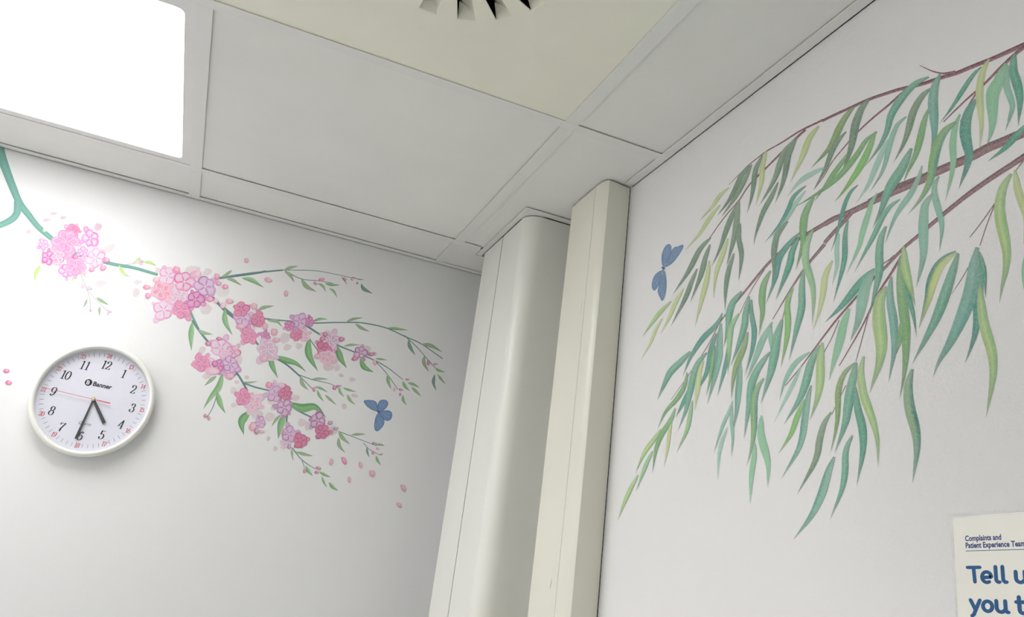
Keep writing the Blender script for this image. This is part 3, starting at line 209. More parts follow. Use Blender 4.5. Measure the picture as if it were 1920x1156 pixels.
  ["D",[-2814,-4366,-2791,-4474,-2768,-4580,-2745,-4687,-2722,-4793],[-2782,-4361,-2759,-4468,-2736,-4575,-2713,-4681,-2691,-4788]],
  ["D",[-2518,-5108,-2411,-5201,-2301,-5292,-2180,-5365,-2048,-5419,-1915,-5471],[-2505,-5093,-2398,-5187,-2291,-5278,-2172,-5350,-2042,-5405,-1910,-5458]],
  ["D",[-2246,-5326,-2222,-5367,-2198,-5408,-2174,-5448,-2151,-5489],[-2233,-5320,-2210,-5361,-2187,-5402,-2164,-5443,-2141,-5484]],
  ["D",[-1587,-4581,-1406,-4612,-1222,-4643,-1038,-4673,-851,-4704,-662,-4735],[-1584,-4563,-1403,-4595,-1220,-4628,-1035,-4660,-848,-4692,-660,-4724]],
  ["D",[-980,-4728,-904,-4785,-824,-4839,-736,-4876,-641,-4902,-545,-4928],[-970,-4716,-895,-4773,-817,-4827,-731,-4864,-637,-4891,-542,-4917]],
  ["D",[-4338,-4308,-4340,-4410,-4345,-4511,-4358,-4610,-4380,-4706,-4403,-4803],[-4320,-4310,-4324,-4412,-4329,-4514,-4343,-4614,-4366,-4711,-4390,-4807]],
  ["G",[-7734,-2302,-7653,-2412,-7572,-2522,-7500,-2621,-7421,-2731,-7360,-2832,-7312,-2949,-7267,-3072],[-7722,-2291,-7642,-2402,-7561,-2513,-7490,-2612,-7412,-2724,-7351,-2827,-7302,-2945,-7258,-3069]],
  ["G",[-7485,-2639,-7378,-2722,-7271,-2805,-7160,-2883,-7047,-2956,-6934,-3030],[-7480,-2630,-7374,-2713,-7266,-2796,-7156,-2874,-7043,-2947,-6929,-3021]],
  ["G",[-6896,-1928,-6841,-1903,-6785,-1877,-6732,-1851,-6678,-1821,-6627,-1792],[-6902,-1914,-6846,-1889,-6791,-1864,-6737,-1839,-6684,-1810,-6632,-1782]],
 ],
 'CL': [
  ["cl",[-8466,-2361,-8491,-2401,-8511,-2443,-8524,-2490,-8525,-2542,-8514,-2596,-8494,-2647,-8470,-2692,-8448,-2738],[-8457,-2364,-8449,-2418,-8448,-2469,-8450,-2515,-8456,-2554,-8460,-2595,-8458,-2640,-8452,-2688,-8447,-2737]],
  ["cl",[-7040,-1974,-7018,-2021,-6992,-2065,-6961,-2105,-6926,-2137,-6884,-2160,-6837,-2173,-6795,-2176,-6753,-2179],[-7035,-1968,-6993,-1992,-6954,-2022,-6919,-2054,-6892,-2084,-6865,-2113,-6830,-2137,-6792,-2157,-6753,-2177]],
  ["cl",[-6674,-1668,-6696,-1688,-6714,-1710,-6730,-1734,-6741,-1758,-6750,-1782,-6763,-1808,-6776,-1831,-6789,-1855],[-6669,-1672,-6673,-1703,-6681,-1734,-6692,-1762,-6706,-1785,-6725,-1806,-6746,-1826,-6768,-1841,-6789,-1855]],
  ["cl",[-6580,-1778,-6544,-1786,-6510,-1788,-6478,-1789,-6449,-1788,-6417,-1788,-6382,-1789,-6344,-1791,-6308,-1791],[-6583,-1769,-6555,-1746,-6524,-1728,-6486,-1717,-6447,-1722,-6412,-1736,-6377,-1753,-6342,-1772,-6308,-1790]],
  ["cl",[-7687,-2306,-7674,-2329,-7659,-2350,-7641,-2369,-7618,-2383,-7596,-2391,-7573,-2398,-7550,-2403,-7528,-2409],[-7685,-2303,-7662,-2312,-7642,-2325,-7623,-2337,-7606,-2351,-7588,-2365,-7568,-2379,-7548,-2394,-7528,-2408]],
  ["cl",[-7772,-2403,-7788,-2418,-7801,-2435,-7810,-2455,-7813,-2478,-7811,-2502,-7807,-2526,-7802,-2549,-7797,-2572],[-7766,-2406,-7762,-2431,-7762,-2455,-7764,-2475,-7769,-2493,-7776,-2512,-7783,-2531,-7789,-2552,-7796,-2573]],
  ["cs",[-7240,-2785,-7211,-2814,-7180,-2838,-7144,-2857,-7109,-2867,-7073,-2872,-7035,-2876,-6997,-2879,-6960,-2882],[-7238,-2777,-7201,-2776,-7167,-2781,-7130,-2790,-7098,-2804,-7065,-2822,-7030,-2841,-6994,-2861,-6959,-2880]],
  ["cs",[-7397,-2859,-7407,-2882,-7413,-2905,-7417,-2929,-7417,-2952,-7416,-2976,-7416,-3001,-7416,-3027,-7416,-3052],[-7392,-2860,-7383,-2886,-7378,-2911,-7375,-2937,-7379,-2963,-7386,-2986,-7395,-3009,-7405,-3031,-7415,-3053]],
  ["cs",[-7120,-2959,-7126,-2985,-7128,-3010,-7125,-3036,-7116,-3062,-7103,-3084,-7088,-3107,-7073,-3129,-7058,-3151],[-7114,-2958,-7098,-2981,-7086,-3004,-7076,-3026,-7071,-3050,-7068,-3073,-7064,-3099,-7060,-3125,-7057,-3151]],
  ["cg",[-4760,-1476,-4789,-1501,-4812,-1528,-4834,-1557,-4853,-1586,-4872,-1616,-4893,-1648,-4915,-1682,-4935,-1715],[-4754,-1480,-4760,-1520,-4770,-1558,-4788,-1596,-4813,-1626,-4842,-1649,-4872,-1672,-4904,-1694,-4935,-1716]],
  ["cs",[-4806,-1715,-4763,-1724,-4725,-1728,-4682,-1736,-4649,-1742,-4608,-1748,-4562,-1757,-4514,-1765,-4468,-1773],[-4808,-1705,-4772,-1680,-4731,-1661,-4676,-1658,-4634,-1672,-4593,-1694,-4551,-1719,-4508,-1746,-4468,-1771]],
  ["cg",[-4673,-2395,-4681,-2479,-4679,-2563,-4659,-2653,-4612,-2731,-4553,-2792,-4488,-2846,-4421,-2898,-4356,-2950],[-4659,-2392,-4614,-2465,-4581,-2539,-4551,-2606,-4522,-2669,-4488,-2733,-4445,-2803,-4398,-2876,-4355,-2948]],
  ["cs",[-4757,-1470,-4789,-1490,-4817,-1514,-4842,-1541,-4863,-1570,-4883,-1601,-4903,-1632,-4923,-1664,-4943,-1696],[-4752,-1474,-4764,-1513,-4781,-1548,-4801,-1580,-4826,-1608,-4854,-1632,-4883,-1654,-4913,-1675,-4943,-1697]],
  ["cs",[-4808,-1718,-4765,-1723,-4726,-1724,-4681,-1731,-4647,-1736,-4604,-1743,-4557,-1751,-4508,-1759,-4461,-1766],[-4810,-1710,-4774,-1686,-4732,-1667,-4678,-1665,-4636,-1676,-4593,-1696,-4549,-1719,-4504,-1742,-4461,-1765]],
  ["cg",[-4496,-1604,-4430,-1623,-4367,-1632,-4303,-1642,-4246,-1650,-4183,-1660,-4113,-1674,-4041,-1687,-3970,-1699],[-4498,-1591,-4437,-1560,-4373,-1537,-4295,-1532,-4226,-1551,-4162,-1583,-4097,-1620,-4032,-1660,-3969,-1697]],
  ["cs",[-3641,-1161,-3617,-1121,-3589,-1086,-3556,-1054,-3517,-1031,-3476,-1016,-3434,-1004,-3391,-993,-3349,-982],[-3636,-1168,-3593,-1155,-3555,-1137,-3519,-1116,-3485,-1091,-3453,-1065,-3419,-1038,-3383,-1011,-3348,-983]],
  ["cs",[-3612,-1205,-3575,-1234,-3541,-1254,-3509,-1276,-3483,-1294,-3449,-1317,-3413,-1345,-3374,-1375,-3336,-1402],[-3610,-1194,-3566,-1183,-3520,-1181,-3468,-1199,-3433,-1232,-3406,-1272,-3382,-1315,-3358,-1359,-3335,-1401]],
  ["cs",[-3206,-1277,-3182,-1339,-3152,-1397,-3105,-1449,-3044,-1480,-2982,-1490,-2919,-1493,-2856,-1492,-2794,-1493],[-3197,-1268,-3139,-1295,-3091,-1329,-3048,-1359,-3008,-1386,-2963,-1412,-2908,-1438,-2850,-1464,-2794,-1491]],
  ["cs",[-2796,-1283,-2765,-1308,-2734,-1325,-2707,-1341,-2682,-1355,-2657,-1372,-2630,-1396,-2602,-1423,-2573,-1448],[-2794,-1275,-2756,-1271,-2719,-1271,-2680,-1282,-2646,-1307,-2623,-1340,-2605,-1376,-2589,-1412,-2572,-1447]],
  ["cg",[-2643,-1244,-2601,-1260,-2557,-1271,-2510,-1273,-2464,-1264,-2421,-1248,-2377,-1229,-2334,-1209,-2290,-1190],[-2643,-1235,-2600,-1217,-2559,-1207,-2515,-1199,-2473,-1196,-2431,-1194,-2385,-1192,-2337,-1190,-2291,-1188]],
  ["cs",[-2522,-1339,-2490,-1363,-2458,-1380,-2429,-1397,-2403,-1414,-2377,-1434,-2348,-1460,-2318,-1488,-2289,-1515],[-2520,-1332,-2481,-1329,-2442,-1330,-2401,-1342,-2368,-1370,-2345,-1404,-2325,-1440,-2306,-1478,-2288,-1514]],
  ["cb",[-2303,-991,-2282,-1013,-2260,-1032,-2239,-1048,-2217,-1063,-2196,-1080,-2176,-1099,-2155,-1119,-2134,-1140],[-2301,-987,-2272,-994,-2245,-1003,-2219,-1017,-2196,-1036,-2177,-1061,-2162,-1087,-2148,-1113,-2134,-1139]],
  ["cb",[-1922,-937,-1900,-940,-1879,-942,-1856,-942,-1834,-937,-1813,-930,-1792,-921,-1771,-912,-1750,-903],[-1922,-933,-1901,-926,-1880,-921,-1859,-917,-1837,-914,-1817,-911,-1795,-908,-1772,-905,-1750,-902]],
  ["cb",[-1803,-1032,-1797,-1084,-1779,-1137,-1733,-1182,-1686,-1197,-1636,-1201,-1584,-1201,-1531,-1200,-1481,-1199],[-1794,-1026,-1753,-1053,-1722,-1079,-1686,-1097,-1659,-1111,-1619,-1131,-1573,-1153,-1526,-1175,-1480,-1198]],
  ["cs",[-3978,-2277,-3963,-2227,-3941,-2179,-3900,-2133,-3855,-2111,-3806,-2096,-3754,-2085,-3702,-2075,-3651,-2064],[-3970,-2284,-3927,-2259,-3892,-2231,-3852,-2204,-3820,-2182,-3782,-2155,-3738,-2126,-3693,-2096,-3650,-2066]],
  ["cs",[-3709,-2442,-3656,-2452,-3604,-2452,-3559,-2450,-3523,-2446,-3485,-2450,-3443,-2466,-3398,-2490,-3351,-2512],[-3711,-2432,-3667,-2404,-3620,-2380,-3569,-2365,-3514,-2368,-3462,-2393,-3420,-2430,-3385,-2472,-3351,-2511]],
  ["cg",[-2708,-2218,-2682,-2179,-2653,-2143,-2617,-2112,-2572,-2093,-2527,-2086,-2481,-2085,-2435,-2085,-2390,-2085],[-2704,-2224,-2660,-2210,-2621,-2191,-2585,-2171,-2551,-2152,-2516,-2135,-2475,-2119,-2432,-2103,-2390,-2087]],
  ["cs",[-1953,-2046,-1924,-2001,-1891,-1960,-1847,-1922,-1798,-1897,-1748,-1881,-1695,-1868,-1641,-1855,-1588,-1842],[-1947,-2053,-1899,-2032,-1856,-2007,-1813,-1980,-1772,-1955,-1730,-1928,-1683,-1901,-1634,-1872,-1587,-1844]],
  ["cs",[-1734,-2034,-1700,-2073,-1662,-2105,-1617,-2132,-1566,-2146,-1515,-2150,-1464,-2150,-1412,-2148,-1361,-2147],[-1730,-2025,-1679,-2031,-1632,-2043,-1588,-2057,-1545,-2074,-1503,-2091,-1457,-2109,-1408,-2127,-1361,-2145]],
  ["cg",[-964,-1963,-900,-1969,-837,-1968,-771,-1963,-707,-1952,-645,-1939,-578,-1924,-510,-1909,-443,-1894],[-966,-1954,-905,-1927,-845,-1905,-778,-1889,-712,-1884,-648,-1884,-580,-1886,-511,-1889,-444,-1892]],
  ["cb",[-392,-2128,-397,-2183,-393,-2238,-368,-2298,-334,-2336,-293,-2370,-247,-2402,-200,-2434,-155,-2465],[-382,-2125,-347,-2165,-322,-2205,-292,-2248,-270,-2281,-244,-2323,-214,-2370,-183,-2417,-154,-2464]],
  ["cs",[-61,-2167,11,-2180,81,-2184,148,-2187,213,-2191,279,-2198,351,-2209,426,-2222,501,-2232],[-62,-2155,6,-2124,77,-2099,156,-2088,234,-2100,302,-2127,370,-2161,436,-2197,502,-2231]],
  ["cs",[72,-2412,50,-2468,36,-2526,39,-2592,69,-2647,110,-2687,157,-2723,206,-2758,251,-2792],[83,-2412,103,-2467,113,-2519,126,-2563,141,-2602,162,-2644,192,-2692,223,-2741,253,-2791]],
  ["cg",[388,-2661,410,-2688,436,-2711,475,-2727,508,-2731,544,-2729,582,-2725,621,-2720,658,-2716],[392,-2653,428,-2654,459,-2658,494,-2664,520,-2671,552,-2681,587,-2692,623,-2703,658,-2715]],
  ["cs",[477,-2807,494,-2843,515,-2874,540,-2904,572,-2927,606,-2945,642,-2962,678,-2978,714,-2995],[483,-2801,521,-2815,554,-2833,585,-2854,613,-2880,637,-2906,663,-2935,689,-2965,715,-2994]],
  ["cb",[401,-2820,382,-2873,368,-2926,363,-2982,376,-3038,405,-3086,441,-3127,479,-3164,515,-3201],[411,-2820,429,-2872,439,-2924,445,-2971,449,-3014,459,-3058,476,-3104,497,-3152,516,-3200]],
  ["cd",[-2721,-2623,-2739,-2733,-2746,-2843,-2729,-2959,-2674,-3065,-2596,-3146,-2510,-3215,-2420,-3278,-2335,-3342],[-2701,-2620,-2646,-2718,-2608,-2817,-2575,-2905,-2544,-2987,-2504,-3068,-2450,-3156,-2389,-3248,-2332,-3340]],
  ["cd",[-2044,-2671,-2042,-2751,-2030,-2826,-2004,-2899,-1958,-2962,-1898,-3012,-1835,-3053,-1770,-3089,-1707,-3126],[-2027,-2662,-1964,-2711,-1914,-2766,-1873,-2820,-1844,-2877,-1815,-2936,-1780,-2997,-1742,-3060,-1705,-3124]],
  ["cs",[-1886,-2629,-1847,-2596,-1806,-2568,-1761,-2544,-1711,-2530,-1662,-2523,-1611,-2519,-1559,-2516,-1509,-2512],[-1883,-2635,-1833,-2627,-1787,-2615,-1741,-2600,-1696,-2583,-1652,-2566,-1605,-2549,-1556,-2531,-1508,-2513]],
  ["cd",[-1448,-2841,-1441,-2907,-1425,-2971,-1389,-3032,-1327,-3073,-1261,-3087,-1195,-3090,-1130,-3087,-1067,-3087],[-1434,-2832,-1376,-2866,-1331,-2906,-1296,-2937,-1266,-2966,-1229,-2994,-1178,-3024,-1121,-3053,-1067,-3085]],
  ["cs",[-1093,-2761,-1055,-2768,-1018,-2770,-982,-2769,-946,-2763,-911,-2755,-874,-2747,-837,-2739,-800,-2730],[-1093,-2755,-1059,-2738,-1024,-2726,-987,-2717,-949,-2715,-912,-2717,-875,-2721,-837,-2725,-800,-2729]],
  ["cg",[-731,-3066,-740,-3114,-741,-3161,-733,-3211,-710,-3255,-680,-3292,-647,-3328,-613,-3362,-580,-3397],[-720,-3063,-691,-3102,-669,-3141,-651,-3180,-637,-3219,-625,-3260,-609,-3304,-593,-3350,-578,-3396]],
  ["cg",[-344,-3147,-339,-3188,-328,-3225,-308,-3261,-276,-3289,-239,-3307,-201,-3320,-163,-3331,-125,-3343],[-336,-3141,-300,-3162,-271,-3186,-246,-3209,-226,-3234,-205,-3259,-179,-3286,-152,-3313,-125,-3341]],
  ["cs",[-214,-3162,-176,-3180,-138,-3191,-101,-3199,-64,-3202,-26,-3204,14,-3208,55,-3212,97,-3215],[-213,-3154,-173,-3139,-133,-3130,-90,-3128,-48,-3137,-10,-3154,26,-3173,62,-3194,97,-3214]],
  ["cs",[-110,-3241,-84,-3276,-55,-3306,-23,-3332,15,-3352,53,-3368,93,-3384,134,-3399,175,-3414],[-105,-3233,-61,-3241,-21,-3254,18,-3272,52,-3297,83,-3324,114,-3353,145,-3383,175,-3413]],
  ["cs",[-282,-3475,-290,-3510,-293,-3545,-286,-3582,-265,-3614,-236,-3637,-205,-3655,-174,-3670,-143,-3687],[-273,-3473,-250,-3501,-234,-3529,-221,-3553,-210,-3577,-198,-3601,-180,-3628,-161,-3657,-142,-3685]],
  ["cd",[-3456,-3191,-3462,-3264,-3457,-3336,-3432,-3415,-3390,-3477,-3339,-3529,-3283,-3579,-3225,-3629,-3170,-3677],[-3441,-3187,-3394,-3244,-3359,-3301,-3324,-3360,-3297,-3414,-3268,-3475,-3235,-3541,-3200,-3609,-3168,-3676]],
  ["cd",[-3407,-3215,-3301,-3257,-3193,-3288,-3092,-3309,-2982,-3311,-2888,-3309,-2794,-3329,-2692,-3367,-2587,-3409],[-3406,-3198,-3296,-3180,-3185,-3173,-3086,-3174,-2976,-3186,-2869,-3212,-2767,-3266,-2675,-3336,-2585,-3407]],
  ["cs",[-2702,-3551,-2696,-3601,-2684,-3648,-2664,-3694,-2628,-3732,-2584,-3758,-2539,-3777,-2493,-3791,-2449,-3806],[-2693,-3546,-2652,-3576,-2620,-3611,-2593,-3643,-2571,-3675,-2547,-3706,-2516,-3738,-2482,-3771,-2448,-3804]],
  ["cs",[-2422,-3540,-2375,-3540,-2331,-3536,-2286,-3529,-2243,-3517,-2201,-3505,-2156,-3492,-2111,-3478,-2066,-3465],[-2424,-3533,-2384,-3509,-2344,-3489,-2300,-3474,-2253,-3466,-2208,-3463,-2161,-3463,-2113,-3463,-2066,-3464]],
  ["cs",[-2327,-3706,-2287,-3719,-2249,-3726,-2210,-3733,-2174,-3738,-2135,-3743,-2093,-3750,-2050,-3758,-2007,-3764],[-2328,-3699,-2289,-3684,-2249,-3675,-2203,-3673,-2162,-3684,-2123,-3701,-2084,-3722,-2045,-3743,-2007,-3763]],
  ["cg",[-2259,-3767,-2251,-3806,-2238,-3843,-2219,-3878,-2191,-3907,-2158,-3929,-2124,-3948,-2089,-3965,-2054,-3982],[-2253,-3763,-2219,-3785,-2191,-3811,-2167,-3837,-2147,-3865,-2126,-3893,-2103,-3921,-2078,-3951,-2054,-3981]],
  ["cs",[-2063,-3836,-2033,-3870,-2001,-3898,-1962,-3926,-1924,-3945,-1884,-3961,-1840,-3977,-1796,-3994,-1752,-4009],[-2059,-3829,-2015,-3838,-1975,-3851,-1932,-3871,-1896,-3894,-1861,-3920,-1825,-3949,-1788,-3979,-1752,-4008]],
  ["cg",[-1791,-3619,-1788,-3651,-1780,-3681,-1765,-3711,-1740,-3735,-1713,-3751,-1684,-3765,-1654,-3777,-1626,-3790],[-1785,-3615,-1758,-3633,-1736,-3654,-1717,-3674,-1701,-3695,-1685,-3717,-1665,-3740,-1645,-3765,-1625,-3789]],
  ["cs",[-1697,-3593,-1659,-3613,-1621,-3627,-1579,-3637,-1537,-3639,-1496,-3636,-1453,-3631,-1410,-3625,-1368,-3620],[-1696,-3586,-1654,-3580,-1614,-3579,-1573,-3581,-1533,-3586,-1494,-3594,-1452,-3602,-1410,-3610,-1368,-3619]],
  ["cs",[-1574,-3723,-1562,-3763,-1547,-3801,-1524,-3837,-1490,-3865,-1451,-3883,-1412,-3896,-1372,-3906,-1333,-3917],[-1567,-3718,-1531,-3740,-1500,-3766,-1474,-3791,-1450,-3816,-1426,-3841,-1396,-3865,-1364,-3890,-1332,-3916]],
  ["cs",[-3870,-3911,-3833,-3897,-3796,-3888,-3760,-3880,-3723,-3872,-3688,-3863,-3650,-3853,-3611,-3841,-3572,-3831],[-3869,-3916,-3829,-3922,-3790,-3925,-3749,-3922,-3710,-3910,-3675,-3893,-3640,-3873,-3606,-3852,-3571,-3832]],
  ["cg",[-5256,-2848,-5267,-2932,-5269,-3016,-5261,-3099,-5239,-3179,-5206,-3259,-5169,-3334,-5130,-3407,-5092,-3480],[-5242,-2846,-5201,-2924,-5171,-3004,-5148,-3082,-5136,-3159,-5125,-3239,-5113,-3319,-5101,-3399,-5090,-3479]],
  ["cs",[-5090,-2987,-5059,-3022,-5023,-3052,-4970,-3071,-4929,-3070,-4886,-3061,-4843,-3048,-4800,-3034,-4758,-3021],[-5086,-2978,-5043,-2980,-5006,-2987,-4965,-2991,-4934,-2995,-4894,-3001,-4849,-3006,-4803,-3012,-4758,-3019]],
  ["cs",[-4453,-3898,-4491,-3918,-4524,-3942,-4553,-3971,-4575,-4008,-4591,-4046,-4606,-4085,-4620,-4126,-4634,-4166],[-4445,-3904,-4456,-3948,-4472,-3986,-4492,-4021,-4517,-4052,-4544,-4080,-4573,-4109,-4603,-4138,-4632,-4167]],
  ["cg",[-4347,-3783,-4372,-3902,-4386,-4016,-4404,-4112,-4433,-4210,-4469,-4314,-4494,-4427,-4510,-4539,-4526,-4650],[-4331,-3784,-4297,-3905,-4274,-4028,-4277,-4152,-4322,-4266,-4381,-4359,-4431,-4453,-4478,-4552,-4523,-4651]],
  ["cg",[-4349,-4234,-4342,-4303,-4327,-4368,-4303,-4431,-4264,-4487,-4214,-4536,-4161,-4579,-4108,-4617,-4055,-4656],[-4337,-4228,-4284,-4275,-4240,-4326,-4204,-4377,-4177,-4430,-4150,-4485,-4119,-4540,-4086,-4597,-4054,-4654]],
  ["cd",[-3581,-4492,-3649,-4536,-3707,-4588,-3753,-4658,-3763,-4749,-3731,-4837,-3681,-4906,-3625,-4966,-3573,-5025],[-3562,-4503,-3560,-4589,-3574,-4665,-3588,-4723,-3603,-4761,-3611,-4807,-3602,-4872,-3585,-4948,-3570,-5024]],
  ["cd",[-2826,-4152,-2697,-4137,-2579,-4135,-2488,-4125,-2382,-4089,-2238,-4070,-2109,-4135,-2013,-4235,-1923,-4334],[-2830,-4174,-2716,-4243,-2592,-4295,-2448,-4311,-2321,-4256,-2237,-4210,-2154,-4220,-2043,-4275,-1925,-4337]],
  ["cg",[-2834,-4404,-2879,-4467,-2912,-4533,-2933,-4607,-2932,-4686,-2916,-4761,-2893,-4835,-2868,-4908,-2844,-4980],[-2816,-4408,-2794,-4486,-2786,-4560,-2785,-4629,-2794,-4696,-2806,-4761,-2818,-4833,-2829,-4907,-2841,-4980]],
  ["cs",[-2925,-4460,-2957,-4485,-2985,-4512,-3009,-4545,-3024,-4584,-3032,-4623,-3038,-4663,-3042,-4704,-3046,-4744],[-2918,-4464,-2925,-4505,-2938,-4542,-2952,-4577,-2970,-4609,-2988,-4641,-3007,-4675,-3026,-4710,-3045,-4744]],
  ["cs",[-1592,-4565,-1575,-4615,-1553,-4663,-1519,-4708,-1473,-4741,-1423,-4763,-1371,-4780,-1318,-4794,-1266,-4810],[-1584,-4558,-1536,-4584,-1495,-4615,-1458,-4645,-1425,-4677,-1390,-4708,-1350,-4741,-1307,-4774,-1266,-4808]],
  ["cs",[-1561,-4706,-1567,-4757,-1567,-4808,-1556,-4861,-1524,-4908,-1481,-4941,-1434,-4966,-1385,-4987,-1339,-5008],[-1552,-4704,-1521,-4748,-1499,-4792,-1481,-4831,-1464,-4866,-1442,-4898,-1410,-4934,-1373,-4970,-1338,-5007]],
  ["cs",[-1293,-4596,-1257,-4572,-1220,-4552,-1179,-4536,-1136,-4527,-1093,-4524,-1049,-4521,-1003,-4520,-959,-4518],[-1290,-4603,-1246,-4604,-1205,-4600,-1163,-4592,-1122,-4580,-1083,-4566,-1042,-4551,-1000,-4535,-959,-4519]],
  ["cg",[-682,-4717,-653,-4720,-627,-4717,-604,-4714,-582,-4709,-560,-4705,-534,-4702,-506,-4700,-478,-4697],[-685,-4711,-665,-4692,-642,-4676,-616,-4664,-585,-4662,-557,-4667,-530,-4676,-504,-4686,-478,-4696]],
  ["cb",[-883,-4807,-885,-4838,-884,-4867,-877,-4897,-863,-4925,-844,-4949,-823,-4971,-801,-4992,-779,-5013],[-877,-4805,-856,-4829,-841,-4855,-828,-4879,-819,-4905,-810,-4930,-800,-4957,-789,-4985,-778,-5012]],
  ["cg",[-632,-4950,-632,-4982,-628,-5013,-615,-5044,-593,-5069,-566,-5088,-538,-5105,-509,-5120,-481,-5136],[-624,-4947,-598,-4968,-578,-4990,-561,-5011,-546,-5033,-532,-5057,-515,-5082,-497,-5109,-480,-5135]],
  ["cs",[-2510,-5118,-2514,-5153,-2514,-5187,-2509,-5223,-2496,-5257,-2479,-5288,-2460,-5319,-2440,-5350,-2420,-5380],[-2504,-5117,-2486,-5149,-2473,-5180,-2461,-5212,-2453,-5245,-2445,-5276,-2436,-5310,-2427,-5345,-2419,-5380]],
  ["cs",[-2402,-5183,-2357,-5204,-2311,-5219,-2263,-5228,-2214,-5229,-2167,-5224,-2118,-5217,-2069,-5210,-2021,-5202],[-2401,-5174,-2354,-5164,-2308,-5159,-2260,-5159,-2213,-5164,-2168,-5173,-2119,-5182,-2069,-5191,-2021,-5201]],
  ["cg",[-2135,-5440,-2126,-5476,-2112,-5508,-2092,-5537,-2063,-5561,-2032,-5578,-1999,-5593,-1965,-5606,-1933,-5619],[-2128,-5435,-2093,-5450,-2064,-5468,-2038,-5489,-2017,-5512,-1998,-5537,-1976,-5564,-1954,-5591,-1932,-5618]],
  ["cg",[-1811,-5512,-1783,-5536,-1753,-5555,-1720,-5570,-1684,-5577,-1650,-5580,-1613,-5581,-1577,-5582,-1541,-5582],[-1809,-5505,-1772,-5502,-1737,-5504,-1703,-5510,-1671,-5521,-1640,-5535,-1607,-5550,-1573,-5566,-1540,-5581]],
  ["cg",[-1737,-5598,-1730,-5632,-1719,-5664,-1704,-5695,-1682,-5724,-1655,-5748,-1626,-5769,-1597,-5788,-1568,-5808],[-1732,-5595,-1704,-5619,-1682,-5645,-1662,-5671,-1645,-5698,-1628,-5725,-1608,-5752,-1588,-5780,-1568,-5808]],
  ["cg",[-1560,-5695,-1545,-5730,-1525,-5760,-1499,-5788,-1465,-5807,-1428,-5817,-1391,-5823,-1354,-5828,-1318,-5832],[-1554,-5689,-1516,-5699,-1483,-5714,-1455,-5730,-1431,-5749,-1406,-5769,-1377,-5789,-1347,-5810,-1317,-5831]],
 ],
 'PT': [
  ["q",-4515.0,-1163.6,32.8,25.0,34.6,-53.8],
  ["q",-3924.8,-1494.8,85.4,-10.2,-4.7,-60.2],
  ["q",-3460.1,-1711.0,43.7,11.3,18.9,-78.3],
  ["h",-2746.8,-1172.4,71.5,34.0,17.1,-41.9],
  ["r",-2865.2,-1302.3,40.9,-12.7,-9.7,-35.8],
  ["r",-2214.4,-1013.1,49.4,-15.1,-8.2,-28.5],
  ["m",-2018.3,-930.1,47.0,12.6,4.8,-22.7],
  ["m",-2042.9,-989.1,28.4,-14.9,-9.2,-19.1],
  ["r",-1896.4,-1037.4,19.2,19.3,21.7,-24.5],
  ["r",196.2,-2574.3,33.3,13.6,22.7,-60.8],
  ["m",382.9,-2566.5,58.5,7.8,2.1,-24.6],
  ["q",-1094.1,-2852.5,39.1,20.3,33.6,-67.2],
  ["q",-508.2,-3381.3,24.0,14.6,22.5,-36.7],
  ["r",-349.2,-3356.2,53.6,-7.4,-5.2,-31.3],
  ["m",-344.2,-3467.6,27.6,5.7,8.1,-42.3],
  ["r",-239.5,-3086.2,47.9,10.2,4.4,-23.5],
  ["r",-2332.9,-3761.7,30.9,6.4,11.8,-51.5],
  ["r",-1889.7,-3630.3,44.5,9.3,11.5,-52.2],
  ["m",-1798.4,-3568.1,63.4,13.3,4.9,-22.5],
  ["f",-1394.7,-3715.3,80.9,-4.7,-2.5,-45.8],
  ["f",-1579.6,-4001.3,42.4,37.4,48.5,-53.7],
  ["f",-1529.9,-3357.5,73.5,2.6,2.0,-54.2],
  ["f",-1794.1,-3319.1,54.9,-17.9,-13.9,-44.1],
  ["f",-3827.7,-3795.1,44.6,9.6,12.0,-46.6],
  ["r",-4444.9,-4778.6,37.3,-6.2,-2.9,-41.0],
  ["m",-4359.0,-4815.6,28.8,0.3,4.1,-41.5],
  ["q",-1604.5,-5259.9,40.7,-1.3,0.2,-78.2],
  ["h",-1327.0,-5182.4,39.1,32.5,69.8,-76.8],
  ["q",-943.2,-5207.9,37.4,16.9,35.3,-68.6],
  ["q",-1122.9,-5566.7,34.7,12.0,28.8,-69.9],
  ["q",-644.1,-5348.3,51.9,41.9,57.5,-63.5],
  ["q",130.2,-5544.4,38.6,35.8,74.4,-69.4],
  ["q",104.6,-5924.3,23.1,36.9,73.6,-39.9],
  ["m",-2132.5,-5545.1,30.4,2.5,7.4,-52.0],
  ["r",-1871.4,-5529.6,47.3,-0.1,1.4,-31.5],
  ["r",-1852.0,-5436.5,62.1,-5.3,-1.4,-31.5],
  ["m",-728.7,-4684.8,57.9,0.7,0.5,-26.0],
  ["q",-628.6,-4791.2,42.0,-6.6,-4.2,-25.5],
  ["m",-713.0,-4896.5,34.0,6.0,8.8,-43.3],
  ["m",-520.3,-4899.8,38.0,6.7,4.4,-21.7],
  ["f",-2852.4,-5190.8,44.9,8.1,15.2,-61.9],
  ["f",-3048.9,-5006.7,41.3,7.6,14.6,-58.7],
  ["f",-3823.1,-3796.6,44.6,9.6,10.1,-39.4],
  ["f",-4000.9,-3943.8,56.1,-8.6,-3.8,-46.5],
  ["f+",-8602.3,-1181.5,62.9,19.2,10.8,-33.0],
  ["f+",-8398.2,-1220.3,52.5,29.2,18.7,-38.1],
  ["f+",-8680.5,-1361.9,71.4,30.3,14.6,-35.4],
  ["f+",-8913.9,-1708.7,37.9,11.2,18.0,-53.5],
  ["p",-7566.6,-2607.2,25.1,12.6,26.1,-53.3],
  ["p",-7425.1,-2608.3,47.9,-16.2,-6.1,-38.0],
  ["h",-7259.5,-3080.9,19.7,4.9,7.1,-22.6],
